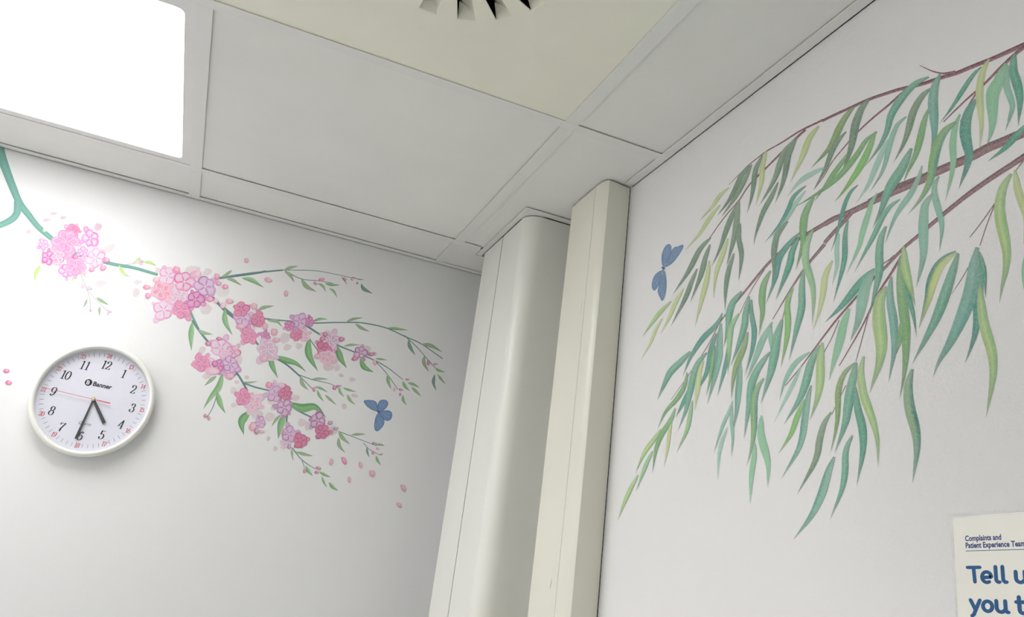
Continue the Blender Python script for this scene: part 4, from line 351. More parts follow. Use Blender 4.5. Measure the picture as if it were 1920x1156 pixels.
  ["p",-6909.1,-3012.4,41.9,1.9,3.7,-25.1],
  ["p",-6924.6,-3069.0,15.4,3.8,8.7,-28.0],
  ["p",-6645.9,-1755.3,50.9,-6.5,-0.5,-34.1],
  ["p",-6633.5,-1820.0,37.2,-4.8,-0.4,-26.4],
  ["q",-4511.9,-1163.3,43.0,21.5,25.8,-59.3],
  ["w",-8635.8,-1595.2,38.5,11.4,14.3,-43.2],
  ["h+",-8330.3,-4634.0,53.7,11.7,14.1,-40.9],
  ["h+",-8217.4,-4850.6,56.5,0.6,8.5,-46.4],
  ["f+",-7689.7,-1234.8,71.5,21.3,29.1,-92.9],
  ["f",-7337.8,-1657.0,85.7,104.7,58.5,-63.1],
  ["f",-7258.7,-2453.0,107.8,28.5,25.6,-81.9],
  ["f",-6562.1,-2245.0,79.6,21.1,15.2,-50.9],
  ["f",-6525.6,-2481.8,66.6,17.3,32.3,-108.1],
  ["f",-5050.9,-2498.1,112.3,-15.2,-7.6,-142.6],
  ["w",-4822.5,-1999.4,137.6,35.8,40.3,-151.2],
  ["f",-5567.1,-1669.2,151.4,41.3,24.2,-87.1],
  ["f",-5247.5,-1643.7,85.1,23.1,23.9,-87.7],
  ["h",-7305.2,-1926.3,68.4,4.6,9.7,-63.4],
  ["h",-7512.0,-2206.9,53.6,27.5,23.0,-47.4],
  ["h",-7313.1,-2117.5,53.0,42.7,35.9,-52.8],
  ["h+",-7902.7,-2018.1,63.6,4.2,7.3,-44.1],
  ["h",-5896.7,-1771.1,76.1,20.7,23.4,-82.5],
  ["p",-5434.8,-1755.6,63.0,4.3,12.4,-108.6],
  ["p",-6224.5,-2100.0,71.3,19.0,18.3,-62.6],
  ["h",-6362.7,-2314.2,72.3,11.4,11.9,-55.5],
  ["h",-6281.4,-2496.5,54.4,14.0,20.3,-68.7],
  ["h",-5028.9,-1707.6,51.8,31.9,41.3,-75.9],
  ["h",-4953.8,-1851.0,65.1,17.2,15.3,-57.0],
  ["h",-4796.2,-1891.0,65.5,17.2,16.2,-60.9],
  ["h",-5037.5,-2256.2,80.8,4.7,7.4,-68.9],
  ["p",-4898.5,-2260.7,51.1,13.0,18.1,-67.3],
  ["p",-4723.9,-2328.5,58.2,14.7,19.9,-74.8],
  ["q",-4621.9,-2202.3,81.0,12.5,11.7,-65.1],
  ["f",-6254.7,-1876.6,58.5,15.9,17.3,-59.4],
  ["q",-4073.6,-2184.1,59.9,15.1,22.2,-87.5],
  ["q",-3502.0,-2667.9,63.7,43.9,50.1,-78.1],
  ["q",-3412.3,-2833.9,78.4,18.3,14.7,-60.0],
  ["q",-3572.2,-3317.8,91.1,20.4,18.3,-73.3],
  ["q",-4234.6,-2712.2,103.9,25.0,17.3,-66.9],
  ["w",-4068.3,-2743.5,163.6,73.6,24.7,-56.4],
  ["q",-3729.8,-2582.6,62.0,3.1,6.9,-84.8],
  ["r",-2369.2,-2459.7,48.2,32.4,35.6,-56.8],
  ["r",-2408.2,-2582.9,63.3,14.8,13.1,-57.8],
  ["r",-1976.4,-2481.8,64.5,15.1,13.6,-62.3],
  ["q",-2429.8,-3002.2,73.8,16.6,13.8,-60.6],
  ["q",-2041.1,-3050.9,56.1,12.5,11.8,-53.3],
  ["f",-3237.5,-2745.2,100.7,23.7,31.9,-131.9],
  ["f",-3132.8,-2943.6,86.3,19.8,19.8,-82.5],
  ["f",-2887.3,-2855.3,72.7,16.8,19.6,-83.1],
  ["f",-2113.8,-3198.3,122.8,27.0,18.5,-83.1],
  ["f",-1925.8,-3165.0,64.7,-9.0,-10.9,-84.5],
  ["f",-1331.2,-2586.8,85.4,19.5,20.2,-97.9],
  ["r",-1573.8,-2870.2,74.7,23.8,14.9,-49.1],
  ["r",-1211.7,-2674.5,70.1,29.4,17.6,-44.4],
  ["f",-1127.7,-2647.3,39.0,8.8,10.4,-51.0],
  ["r",-4803.1,-3246.2,62.3,2.5,5.8,-55.2],
  ["f",-4883.3,-3405.9,66.4,15.2,24.5,-89.3],
  ["p",-4202.6,-3211.6,44.5,10.2,17.1,-65.6],
  ["q",-4179.9,-3846.9,92.1,29.0,22.1,-62.6],
  ["f",-4076.4,-3460.1,61.6,13.8,32.8,-126.4],
  ["p",-4561.0,-3813.1,155.3,4.5,9.1,-90.1],
  ["f",-4648.4,-3944.0,82.8,17.8,19.1,-70.2],
  ["f",-4030.9,-4129.2,60.8,12.7,21.2,-80.9],
  ["f",-3413.2,-4169.6,86.5,17.7,22.3,-88.8],
  ["f",-3934.7,-4441.8,60.6,12.2,13.7,-52.2],
  ["f",-3410.3,-4539.7,120.2,23.6,26.5,-104.9],
  ["q",-3436.2,-4818.5,80.6,0.8,8.3,-105.4],
  ["m",-3333.4,-4900.6,51.2,9.6,16.6,-65.6],
  ["q",-3225.8,-4887.6,54.8,10.3,8.7,-34.6],
  ["h",-3324.0,-3868.6,69.9,14.7,19.6,-79.2],
  ["f",-3191.8,-4180.6,87.2,17.7,26.4,-106.8],
  ["f",-3100.1,-4330.3,69.8,13.9,17.4,-70.9],
  ["f",-2693.1,-4026.2,85.7,17.5,18.9,-79.6],
  ["f",-3135.4,-4541.1,104.1,20.3,26.1,-105.4],
  ["f",-2424.5,-4533.2,89.2,17.1,20.8,-88.9],
  ["f",-2292.8,-4586.2,53.7,10.2,24.8,-106.7],
  ["v",-1816.9,-4424.0,47.4,28.5,26.1,-41.0],
  ["v",-1660.8,-4526.0,62.4,11.8,8.7,-39.7],
  ["f",-1716.3,-4585.4,109.9,20.7,23.9,-107.8],
  ["f",-2707.6,-5117.8,59.1,10.7,12.6,-51.9],
  ["m",-2756.7,-4839.7,45.4,8.5,12.7,-52.4],
  ["v",-2574.3,-5097.4,42.0,7.6,12.5,-52.0],
  ["r",-4606.6,-3088.7,66.5,2.8,4.5,-44.6],
 ],
 'FL': [
  ["I+",5,-8104.5,-1922.1,168.8,47.8,64.9,-200.4],
  ["B+",5,-8558.3,-1906.7,108.0,-14.5,3.5,-123.3],
  ["B+",5,-7792.8,-1865.4,97.7,27.6,36.8,-115.6],
  ["C+",5,-8381.7,-2167.4,130.2,36.3,51.3,-155.2],
  ["A+",5,-8130.0,-1485.9,152.4,18.0,35.6,-179.0],
  ["I+",6,-8182.6,-1731.9,241.9,69.8,93.3,-287.7],
  ["B+",5,-7747.5,-1534.3,177.9,-22.6,2.0,-201.9],
  ["J+",5,-8207.4,-2107.1,150.8,9.7,30.1,-174.4],
  ["B",6,-7519.7,-1938.6,200.9,-66.5,-34.1,-220.0],
  ["B+",5,-7962.5,-2360.4,138.0,37.5,52.5,-162.2],
  ["I+",5,-7828.2,-2219.5,199.7,-7.7,20.0,-225.6],
  ["B",5,-6021.5,-1953.9,205.2,13.2,28.9,-227.9],
  ["G",6,-5676.3,-2360.4,198.1,51.0,62.3,-220.0],
  ["A",5,-6039.6,-2316.3,214.1,-70.6,-44.7,-228.8],
  ["C",5,-5654.9,-1996.4,220.1,58.4,69.0,-245.6],
  ["D",5,-5205.3,-1998.4,239.4,15.0,28.8,-261.3],
  ["H",5,-5326.6,-2342.0,187.6,47.9,57.3,-206.8],
  ["B",5,-5886.2,-2726.6,223.1,-52.6,-27.5,-237.3],
  ["L",5,-5544.1,-2641.1,198.7,10.2,25.6,-215.7],
  ["D",5,-4250.3,-2509.6,195.1,47.9,54.1,-209.2],
  ["E",5,-4325.2,-2320.0,180.9,-6.9,2.2,-192.7],
  ["E",5,-3911.6,-2454.5,169.6,41.5,45.6,-180.9],
  ["L",6,-4007.8,-2879.0,194.3,-27.0,-15.9,-202.4],
  ["H",6,-3669.3,-2795.1,116.6,5.4,9.8,-122.3],
  ["G",6,-3546.5,-3093.7,247.7,56.7,64.2,-258.3],
  ["D",5,-3002.3,-2285.0,196.3,10.8,13.5,-205.0],
  ["H",5,-3195.2,-2445.6,119.1,-15.7,-12.0,-124.3],
  ["H",5,-2779.9,-2239.0,111.1,27.1,26.9,-116.3],
  ["I",5,-2841.6,-2591.7,146.8,34.7,35.7,-152.7],
  ["E",5,-3000.1,-2621.1,141.7,-18.9,-14.9,-146.8],
  ["D",5,-2130.8,-2769.8,120.1,27.5,27.2,-122.8],
  ["G",6,-2218.0,-2554.6,215.9,10.7,11.0,-221.1],
  ["F",5,-2321.6,-2793.3,179.0,41.0,41.3,-183.2],
  ["I",5,-2204.4,-2967.4,182.6,-59.2,-55.7,-185.0],
  ["K",5,-1470.9,-2692.4,162.0,36.8,34.2,-163.3],
  ["B",5,-4644.5,-3700.1,186.4,5.8,20.0,-194.8],
  ["B",5,-4528.2,-3274.8,216.9,49.8,61.6,-230.6],
  ["L",5,-4821.7,-3694.2,199.7,-30.4,-12.5,-206.3],
  ["C",5,-4250.0,-3307.3,150.4,34.2,41.8,-159.3],
  ["H",5,-4460.9,-3659.5,146.0,4.6,15.0,-152.4],
  ["D",5,-4191.2,-3668.3,183.7,40.3,50.7,-192.7],
  ["D",6,-4236.6,-3591.0,177.4,-59.7,-45.3,-180.3],
  ["I",5,-4413.0,-3371.2,101.6,23.1,28.7,-108.1],
  ["I",5,-3558.2,-4310.7,205.3,4.0,16.7,-207.5],
  ["L",5,-3792.6,-4236.0,176.9,-60.4,-47.1,-175.9],
  ["D",5,-3300.4,-4690.6,116.8,22.5,29.7,-118.3],
  ["G",5,-3096.0,-3896.7,141.2,29.5,35.2,-144.2],
  ["D",5,-3135.3,-4037.4,175.8,36.2,43.9,-179.0],
  ["F",5,-2930.3,-3968.6,159.7,-24.3,-17.1,-159.9],
  ["K",5,-2879.5,-4286.3,183.6,36.6,44.7,-185.1],
  ["K",5,-2093.6,-4424.5,193.2,3.3,9.3,-189.9],
  ["F",6,-1947.0,-4654.9,174.1,-43.1,-38.0,-168.5],
  ["G",5,-2658.9,-5018.5,118.9,21.7,28.4,-118.0],
  ["D",5,-2641.4,-4832.8,176.0,32.8,41.9,-174.8],
  ["F",5,-2371.1,-4918.3,174.7,-13.5,-5.7,-170.2],
 ],
 'BF_left': {"wings":[[-1169,-3789,-1105,-3757,-923,-3728,-841,-3782,-810,-3873,-795,-3968,-917,-3953,-1024,-3916,-1107,-3859],[-783,-3966,-810,-3873,-817,-3761,-775,-3690,-676,-3661,-588,-3699,-585,-3793,-640,-3883,-716,-3945],[-767,-3970,-646,-3911,-518,-3886,-444,-3938,-437,-4054,-495,-4127,-591,-4130,-711,-4049],[-799,-4008,-713,-4038,-598,-4132,-587,-4230,-651,-4346,-716,-4416,-786,-4383,-818,-4205]],"body":[-826,-3955,-725,-3978],"ant":[-836,-4023,-965,-4009]},
 'BF_right': {"wings":[[-76,-2104,-8,-1956,-10,-1819,-101,-1717,-224,-1718,-297,-1788,-305,-1877,-240,-1990],[-108,-2122,-248,-1992,-305,-1872,-391,-1844,-504,-1875,-648,-1882,-667,-1937,-545,-2027,-370,-2119],[-79,-2139,154,-2137,244,-2218,258,-2350,181,-2439,107,-2436,42,-2389,-28,-2280],[-111,-2154,-40,-2284,47,-2414,54,-2506,-26,-2608,-79,-2687,-141,-2705,-200,-2619,-214,-2449,-184,-2285]],"body":[-11,-2072,-157,-2155],"ant":[-151,-2174,-239,-2313]},
}
PAINT = {
 'dg': [[0.197,0.309,0.236],[0.236,0.349,0.236],[0.168,0.28,0.212]],
 'sg': [[0.262,0.371,0.271],[0.29,0.404,0.262],[0.197,0.309,0.212]],
 'gg': [[0.22,0.439,0.197],[0.28,0.528,0.22],[0.197,0.415,0.197]],
 'bg': [[0.228,0.541,0.155],[0.309,0.626,0.189],[0.254,0.528,0.197]],
 'tl': [[0.197,0.476,0.339],[0.254,0.541,0.382],[0.13,0.371,0.28]],
 'td': [[0.093,0.329,0.271],[0.13,0.404,0.319],[0.108,0.36,0.29]],
 'ts': [[0.108,0.382,0.271],[0.155,0.476,0.319],[0.088,0.339,0.245]],
 'lt': [[0.319,0.626,0.488],[0.382,0.686,0.541],[0.319,0.611,0.476]],
 'mt': [[0.439,0.75,0.626],[0.488,0.783,0.656],[0.439,0.734,0.611]],
 'mg': [[0.329,0.656,0.415],[0.371,0.702,0.451],[0.329,0.656,0.427]],
 'lg': [[0.371,0.611,0.319],[0.415,0.671,0.349],[0.262,0.541,0.329]],
 'yl': [[0.597,0.702,0.329],[0.686,0.783,0.415],[0.582,0.686,0.339]],
 'yg': [[0.451,0.626,0.262],[0.582,0.75,0.349],[0.349,0.597,0.262]],
 'ol': [[0.28,0.427,0.168],[0.339,0.476,0.197],[0.212,0.36,0.161]],
 'gt': [[0.236,0.488,0.189],[0.349,0.541,0.254],[0.13,0.371,0.28]],
 'tt': [[0.148,0.371,0.309],[0.28,0.541,0.427],[0.262,0.528,0.404]],
 'te': [[0.299,0.463,0.28],[0.329,0.488,0.28],[0.083,0.29,0.245]],
 'bt': [[0.228,0.488,0.415],[0.29,0.541,0.463],[0.168,0.415,0.349]],
 'by': [[0.108,0.319,0.254],[0.597,0.702,0.262],[0.641,0.75,0.299]],
 'cg': [[0.207,0.424,0.199],[0.309,0.534,0.273],[0.349,0.561,0.309]],
 'cd': [[0.146,0.359,0.158],[0.281,0.534,0.246],[0.23,0.459,0.207]],
 'cl': [[0.496,0.72,0.214],[0.561,0.768,0.255],[0.496,0.705,0.23]],
 'cs': [[0.319,0.447,0.263],[0.39,0.522,0.328],[0.319,0.435,0.263]],
 'cb': [[0.185,0.319,0.263],[0.239,0.39,0.309],[0.185,0.319,0.263]],
 'X': [[0.168,0.059,0.088],[0.29,0.113,0.148],[0.371,0.175,0.197]],
 'W': [[0.197,0.108,0.13],[0.371,0.22,0.236],[0.299,0.168,0.189]],
 'T': [[0.135,0.339,0.288],[0.186,0.407,0.349],[0.156,0.367,0.313]],
 'D': [[0.106,0.207,0.207],[0.171,0.3,0.281],[0.122,0.23,0.222]],
 'G': [[0.427,0.451,0.488],[0.427,0.451,0.488],[0.427,0.451,0.488]],
 'petal_': {"h":[0.867,0.287,0.49],"p":[0.9,0.538,0.662],"r":[0.647,0.171,0.327],"f":[0.93,0.73,0.79],"w":[0.93,0.89,0.86],"m":[0.605,0.236,0.443],"q":[0.833,0.429,0.54],"v":[0.5,0.287,0.49],"h+":[0.85,0.133,0.388],"p+":[0.882,0.363,0.573],"r+":[0.634,0.058,0.229],"f+":[0.911,0.592,0.721],"w+":[0.911,0.813,0.806],"m+":[0.593,0.097,0.34],"q+":[0.816,0.253,0.44],"v+":[0.49,0.133,0.388]},  # '+' paints here and below: deepened beside the ceiling light to offset glare
 'flower_': {"A":[[0.9,0.334,0.49],[0.9,0.605,0.707],[0.85,0.244,0.431]],"B":[[0.816,0.287,0.592],[0.9,0.661,0.833],[0.9,0.884,0.9]],"C":[[0.676,0.152,0.377],[0.9,0.475,0.677],[0.9,0.833,0.9]],"D":[[0.429,0.191,0.466],[0.8,0.512,0.752],[0.9,0.721,0.866]],"E":[[0.633,0.117,0.29],[0.85,0.334,0.514],[0.8,0.287,0.478]],"F":[[0.551,0.079,0.24],[0.784,0.278,0.443],[0.752,0.244,0.409]],"G":[[0.736,0.475,0.677],[0.9,0.721,0.816],[0.8,0.564,0.722]],"H":[[0.44,0.067,0.281],[0.8,0.315,0.592],[0.833,0.44,0.662]],"I":[[0.884,0.5,0.648],[0.9,0.691,0.784],[0.884,0.488,0.662]],"J":[[0.647,0.128,0.357],[0.9,0.9,0.9],[0.9,0.44,0.677]],"K":[[0.344,0.112,0.327],[0.736,0.418,0.648],[0.9,0.816,0.9]],"L":[[0.736,0.164,0.377],[0.9,0.44,0.634],[0.833,0.244,0.466]],"A+":[[0.882,0.144,0.388],[0.882,0.407,0.624],[0.833,0.083,0.328]],"B+":[[0.8,0.11,0.496],[0.882,0.475,0.773],[0.882,0.79,0.855]],"C+":[[0.662,0.036,0.276],[0.882,0.266,0.59],[0.882,0.712,0.855]],"D+":[[0.42,0.054,0.363],[0.784,0.304,0.677],[0.882,0.553,0.813]],"E+":[[0.62,0.023,0.196],[0.833,0.144,0.413],[0.784,0.11,0.375]],"F+":[[0.54,0.012,0.153],[0.768,0.104,0.34],[0.737,0.083,0.307]],"G+":[[0.721,0.266,0.59],[0.882,0.553,0.752],[0.784,0.36,0.642]],"H+":[[0.431,0.009,0.188],[0.784,0.13,0.496],[0.816,0.233,0.573]],"I+":[[0.866,0.291,0.558],[0.882,0.513,0.714],[0.866,0.279,0.573]],"J+":[[0.634,0.027,0.257],[0.882,0.815,0.855],[0.882,0.233,0.59]],"K+":[[0.337,0.021,0.229],[0.721,0.213,0.558],[0.882,0.687,0.855]],"L+":[[0.721,0.041,0.276],[0.882,0.233,0.542],[0.816,0.083,0.363]]},
}
# ---------------------------------------------------------------- materials
def nt(name, rough=.6, col=(.8, .8, .8), spec=.4, metal=0):
    m = bpy.data.materials.new(name); m.use_nodes = True; b = m.node_tree.nodes['Principled BSDF']
    b.inputs['Base Color'].default_value = (*col, 1); b.inputs['Roughness'].default_value = rough
    b.inputs['Specular IOR Level'].default_value = spec; b.inputs['Metallic'].default_value = metal
    return m, m.node_tree, b
def node(t, kind, **kw):
    n = t.nodes.new(kind)
    for k, v in kw.items(): setattr(n, k, v)
    return n
def noise(t, scale, detail=4, rough=.5, vec=None):
    n = node(t, 'ShaderNodeTexNoise'); n.inputs['Scale'].default_value = scale; n.inputs['Detail'].default_value = detail; n.inputs['Roughness'].default_value = rough
    if vec is None:
        g = node(t, 'ShaderNodeNewGeometry'); vec = g.outputs['Position']
    t.links.new(vec, n.inputs['Vector']); return n
def mixcol(t, fac, a, b):
    m = node(t, 'ShaderNodeMix', data_type='RGBA')
    if hasattr(fac, 'links'): t.links.new(fac, m.inputs[0])
    else: m.inputs[0].default_value = fac
    for i, v in ((6, a), (7, b)):
        if hasattr(v, 'links'): t.links.new(v, m.inputs[i])
        else: m.inputs[i].default_value = (*v, 1)
    return m.outputs[2]
def ramp(t, src, a, b):
    r = node(t, 'ShaderNodeMapRange'); r.inputs[1].default_value = a; r.inputs[2].default_value = b; t.links.new(src, r.inputs[0]); return r.outputs[0]
def bump(t, bsdf, height, strength, dist):
    b = node(t, 'ShaderNodeBump'); b.inputs['Strength'].default_value = strength; b.inputs['Distance'].default_value = dist
    t.links.new(height, b.inputs['Height']); t.links.new(b.outputs[0], bsdf.inputs['Normal'])
def madd(t, a, b, op='ADD'):
    m = node(t, 'ShaderNodeMath', operation=op)
    for i, v in ((0, a), (1, b)):
        if hasattr(v, 'links'): t.links.new(v, m.inputs[i])
        else: m.inputs[i].default_value = v
    return m.outputs[0]
def plaster_height(t, rough_patch):
    fine = noise(t, 260, 5, .6); roll = noise(t, 60, 3, .5)
    h = madd(t, madd(t, fine.outputs[0], .5, 'MULTIPLY'), roll.outputs[0])
    if rough_patch:
        # the plaster gets lumpier towards the poster
        g = node(t, 'ShaderNodeNewGeometry'); d = node(t, 'ShaderNodeVectorMath', operation='DISTANCE'); d.inputs[1].default_value = (XW, -.62, H-.53)
        t.links.new(g.outputs['Position'], d.inputs[0])
        mask = ramp(t, d.outputs['Value'], .32, .04)
        lump = noise(t, 110, 8, .68); big = noise(t, 28, 4, .6)
        l2 = madd(t, madd(t, lump.outputs[0], 9.0, 'MULTIPLY'), madd(t, big.outputs[0], 9.0, 'MULTIPLY'))
        h = madd(t, h, madd(t, l2, mask, 'MULTIPLY'))
    return h
def wall_mat(name, col, rough_patch=False):
    m, t, b = nt(name, .62, col, .35)
    n = noise(t, 3.2, 3); t.links.new(mixcol(t, ramp(t, n.outputs[0], .35, .7), tuple(c*.985 for c in col), col), b.inputs['Base Color'])
    bump(t, b, plaster_height(t, rough_patch), .45 if rough_patch else .34, .0013 if rough_patch else .0008)
    return m
M_WALLB = wall_mat('back wall paint', (.80, .80, .805))
M_WALLR = wall_mat('right wall paint', (.835, .83, .825), True)
M_WALLO = wall_mat('other wall paint', (.82, .82, .81))
def paint_mat(name, rough_patch):
    m, t, b = nt(name, .6, (.5, .5, .5), .35)
    a = node(t, 'ShaderNodeVertexColor', layer_name='paint')
    n = noise(t, 520 if rough_patch else 700, 5, .7); n2 = noise(t, 90, 3, .5)
    f = ramp(t, n.outputs[0], .44, .62); c = mixcol(t, madd(t, f, 0.22 if rough_patch else .08, 'MULTIPLY'), a.outputs[0], (.8, .8, .74))
    g = mixcol(t, madd(t, ramp(t, n2.outputs[0], .4, .62), .07 if rough_patch else .0, 'MULTIPLY'), c, (.25, .33, .28))
    t.links.new(g, b.inputs['Base Color']); t.links.new(a.outputs['Alpha'], b.inputs['Alpha'])
    bump(t, b, plaster_height(t, rough_patch), .45 if rough_patch else .3, .0013 if rough_patch else .0008)
    return m
M_PAINTR = paint_mat('mural paint on right wall', True)
M_PAINTB = paint_mat('mural paint on back wall', False)
def simple(name, col, rough=.5, spec=.4, var=.03, scale=8, bmp=0, bscale=400, metal=0):
    m, t, b = nt(name, rough, col, spec, metal)
    n = noise(t, scale, 4); t.links.new(mixcol(t, ramp(t, n.outputs[0], .3, .7), tuple(c*(1-var) for c in col), tuple(min(1, c*(1+var)) for c in col)), b.inputs['Base Color'])
    if bmp: bump(t, b, noise(t, bscale, 5, .6).outputs[0], bmp, .0006)
    return m
M_TILE = simple('mineral fibre ceiling tile', (.83, .83, .795), .85, .2, .025, 5, .35, 500)
M_GRID = simple('white enamelled ceiling grid', (.80, .80, .77), .45, .4, .015, 10)
M_PLATE = simple('cream enamelled metal plate', (.86, .85, .73), .42, .4, .03, 6)
M_CASE = simple('pale cream powder coated casing', (.80, .80, .75), .33, .5, .015, 4, .05, 900)
M_TRUNK = simple('cream plastic trunking', (.80, .79, .69), .30, .5, .02, 5, .04, 700)
M_SCUFF = simple('grey scuff', (.52, .53, .46), .5)
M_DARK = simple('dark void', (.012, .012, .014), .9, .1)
M_PLENUM = simple('dark plenum board', (.05, .05, .05), .9, .1)
M_FLOOR = simple('pale grey vinyl floor', (.74, .74, .72), .45, .4, .08, 30)
M_RIM = simple('white glossy plastic rim', (.83, .83, .78), .25, .5, .01)
M_DIAL = simple('white printed dial card', (.80, .80, .86), .6, .3, .01)
M_INK = simple('black ink', (.02, .02, .022), .5)
M_RED = simple('red ink', (.62, .13, .15), .5)
M_GREYINK = simple('grey ink', (.12, .12, .13), .5)
M_HAND = simple('dark grey hand', (.075, .08, .078), .4, .4)
M_SECOND = simple('red second hand', (.72, .05, .08), .4)
M_BRASS = simple('brass cap', (.75, .62, .35), .25, .5, metal=.9)
M_PAPER = simple('cream poster paper', (.86, .845, .775), .5, .4, .02, 20)
M_NAVY = simple('navy print', (.028, .05, .20), .5)
M_BLUE = simple('blue print', (.010, .09, .25), .5)
M_LIGHTFRAME = simple('white light frame', (.80, .80, .79), .4)
def glass_mat():
    m = bpy.data.materials.new('clear lens'); m.use_nodes = True; t = m.node_tree; t.nodes.clear()
    o = node(t, 'ShaderNodeOutputMaterial'); tr = node(t, 'ShaderNodeBsdfTransparent'); gl = node(t, 'ShaderNodeBsdfGlossy'); gl.inputs['Roughness'].default_value = .02
    lw = node(t, 'ShaderNodeLayerWeight'); lw.inputs['Blend'].default_value = .5; fr = node(t, 'ShaderNodeMapRange'); t.links.new(madd(t, lw.outputs['Facing'], 4.0, 'POWER'), fr.inputs[0]); fr.inputs[3].default_value = .006; fr.inputs[4].default_value = .25; mx = node(t, 'ShaderNodeMixShader'); tr.inputs[0].default_value = (.97, .97, .98, 1)
    t.links.new(fr.outputs[0], mx.inputs[0]); t.links.new(tr.outputs[0], mx.inputs[1]); t.links.new(gl.outputs[0], mx.inputs[2]); t.links.new(mx.outputs[0], o.inputs[0])
    return m
M_GLASS = glass_mat()
def film_mat():
    m, t, b = nt('laminate film', .18, (.93, .93, .92), .5); n = noise(t, 120, 4)
    t.links.new(madd(t, madd(t, n.outputs[0],   .2, 'MULTIPLY'), .5), b.inputs['Alpha']); return m
M_FILM = film_mat()
def glow(name, power):
    m = bpy.data.materials.new(name); m.use_nodes = True; t = m.node_tree; b = t.nodes['Principled BSDF']
    b.inputs['Base Color'].default_value = (.8, .8, .8, 1); b.inputs['Emission Color'].default_value = (*PANEL_TINT, 1); b.inputs['Emission Strength'].default_value = power
    return m
M_GLOW = glow('lit diffuser', PANEL); M_GLOW_FILL = glow('lit diffuser of the added fill lights', PANEL_FILL)

# ---------------------------------------------------------------- helpers
def tag(o, label=None, cat=None, group=None, kind=None):
    if label: o['label'] = label
    if cat: o['category'] = cat
    if group: o['group'] = group
    if kind: o['kind'] = kind
    return o
def link(name, me, parent=None, loc=None):
    o = bpy.data.objects.new(name, me); COL.objects.link(o)
    if loc is not None: o.location = loc
    if parent is not None:
        o.parent = parent
        w = parent
        off = Vector((0, 0, 0))
        while w is not None: off += Vector(w.location); w = w.parent
        o.location = Vector(o.location) - off
    return o
def empty(name, loc):
    return link(name, None, None, loc)
def mesh(name, verts, faces, mat, parent=None, smooth=False, zoff=True, cols=None):
    me = bpy.data.meshes.new(name)
    me.from_pydata([(x, y, z+(H if zoff else 0)) for x, y, z in verts], [], faces); me.materials.append(mat)
    if cols:
        ca = me.color_attributes.new('paint', 'FLOAT_COLOR', 'POINT')
        for i, c in enumerate(cols): ca.data[i].color = c
    if smooth: me.polygons.foreach_set('use_smooth', [True]*len(me.polygons))
    me.update()
    return link(name, me, parent)
def box(x0, x1, y0, y1, z0, z1):
    return [(x0,y0,z0),(x1,y0,z0),(x1,y1,z0),(x0,y1,z0),(x0,y0,z1),(x1,y0,z1),(x1,y1,z1),(x0,y1,z1)], [(0,3,2,1),(4,5,6,7),(0,1,5,4),(1,2,6,5),(2,3,7,6),(3,0,4,7)]
def boxes(name, bl, mat, parent=None):
    V, F = [], []
    for b in bl:
        v, f = box(*b); n = len(V); V += v; F += [tuple(i+n for i in q) for q in f]
    return mesh(name, V, F, mat, parent)
def bevel(o, w, seg=2):
    m = o.modifiers.new('bevel', 'BEVEL'); m.width = w; m.segments = seg; m.limit_method = 'ANGLE'; m.angle_limit = math.radians(40); return o
def prism(name, prof, z0, z1, mat, parent=None, smooth_ids=()):
    """closed profile in x,y extruded from z0 up to z1"""
    n = len(prof); V = [(x, y, z0) for x, y in prof] + [(x, y, z1) for x, y in prof]
    F = [(i, (i+1) % n, n+(i+1) % n, n+i) for i in range(n)] + [tuple(range(n-1, -1, -1)), tuple(range(n, 2*n))]
    o = mesh(name, V, F, mat, parent)
    for i in smooth_ids: o.data.polygons[i].use_smooth = True
    return o
def by_angle(o, deg=14):
    o.data.polygons.foreach_set('use_smooth', [True]*len(o.data.polygons)); o.data.set_sharp_from_angle(angle=math.radians(deg)); return o
def fix_normals(o):
    bm = bmesh.new(); bm.from_mesh(o.data); bmesh.ops.recalc_face_normals(bm, faces=bm.faces); bm.to_mesh(o.data); bm.free(); return o

# ---------------------------------------------------------------- the room
FL_ = -H
tag(boxes('floor', [(XL-.1, XW+.1, YF-.1, YW+.1, FL_-.1, FL_)], M_FLOOR), kind='structure')
tag(boxes('wall_back', [(XL-.1, XW+.1, YW, YW+.1, FL_, .12)], M_WALLB), kind='structure')
tag(boxes('wall_right', [(XW, XW+.1, YF-.1, YW, FL_, .12)], M_WALLR), kind='structure')
tag(boxes('wall_left', [(XL-.1, XL, YF-.1, YW, FL_, .12)], M_WALLO), kind='structure')
tag(boxes('wall_front', [(XL, XW, YF-.1, YF, FL_, .12)], M_WALLO), kind='structure')
# suspended ceiling: board above, grid bars, lay-in tiles
ceil = tag(boxes('ceiling', [(XL, XW, YF, YW, .12, .16)], M_PLENUM), kind='structure')
CX0, CX1, CY0, CY1 = .055, XW, .325, .66   # opening round the pipe casing and trunking, filled by notched tiles
T = .0011
gx = [-.6*k for k in range(0, 5)]; gy = [.6, 0, -.6, -1.2, -1.8]
HALF = .012
def tee_y(x, y0, y1):      # bar running along y
    v = [(x-HALF, x+HALF, y0, y1, 0, T), (x-.004, x+.004, y0, y1, T, .035)]
    return boxes('grid_bar', v, M_GRID, ceil)
def tee_x(y, x0, x1, yf=None):
    v = [(x0, x1, y-HALF, y+(HALF if yf is None else yf), 0, T), (x0, x1, y-.004, y+.004, T, .035)]
    return boxes('grid_bar', v, M_GRID, ceil)
tee_x(0, XL, XW, .0095)
for y in gy[2:]: tee_x(y, XL, XW)
tee_x(.6, XL, .056)
for x in gx:
    for y0, y1 in ((.0095, .6-HALF), (.6+HALF, YW), (-.6+HALF, -HALF), (-1.2+HALF, -.6-HALF), (-1.8+HALF, -1.2-HALF), (YF, -1.8-HALF)):
        tee_y(x, y0+.0002, y1-.0002)
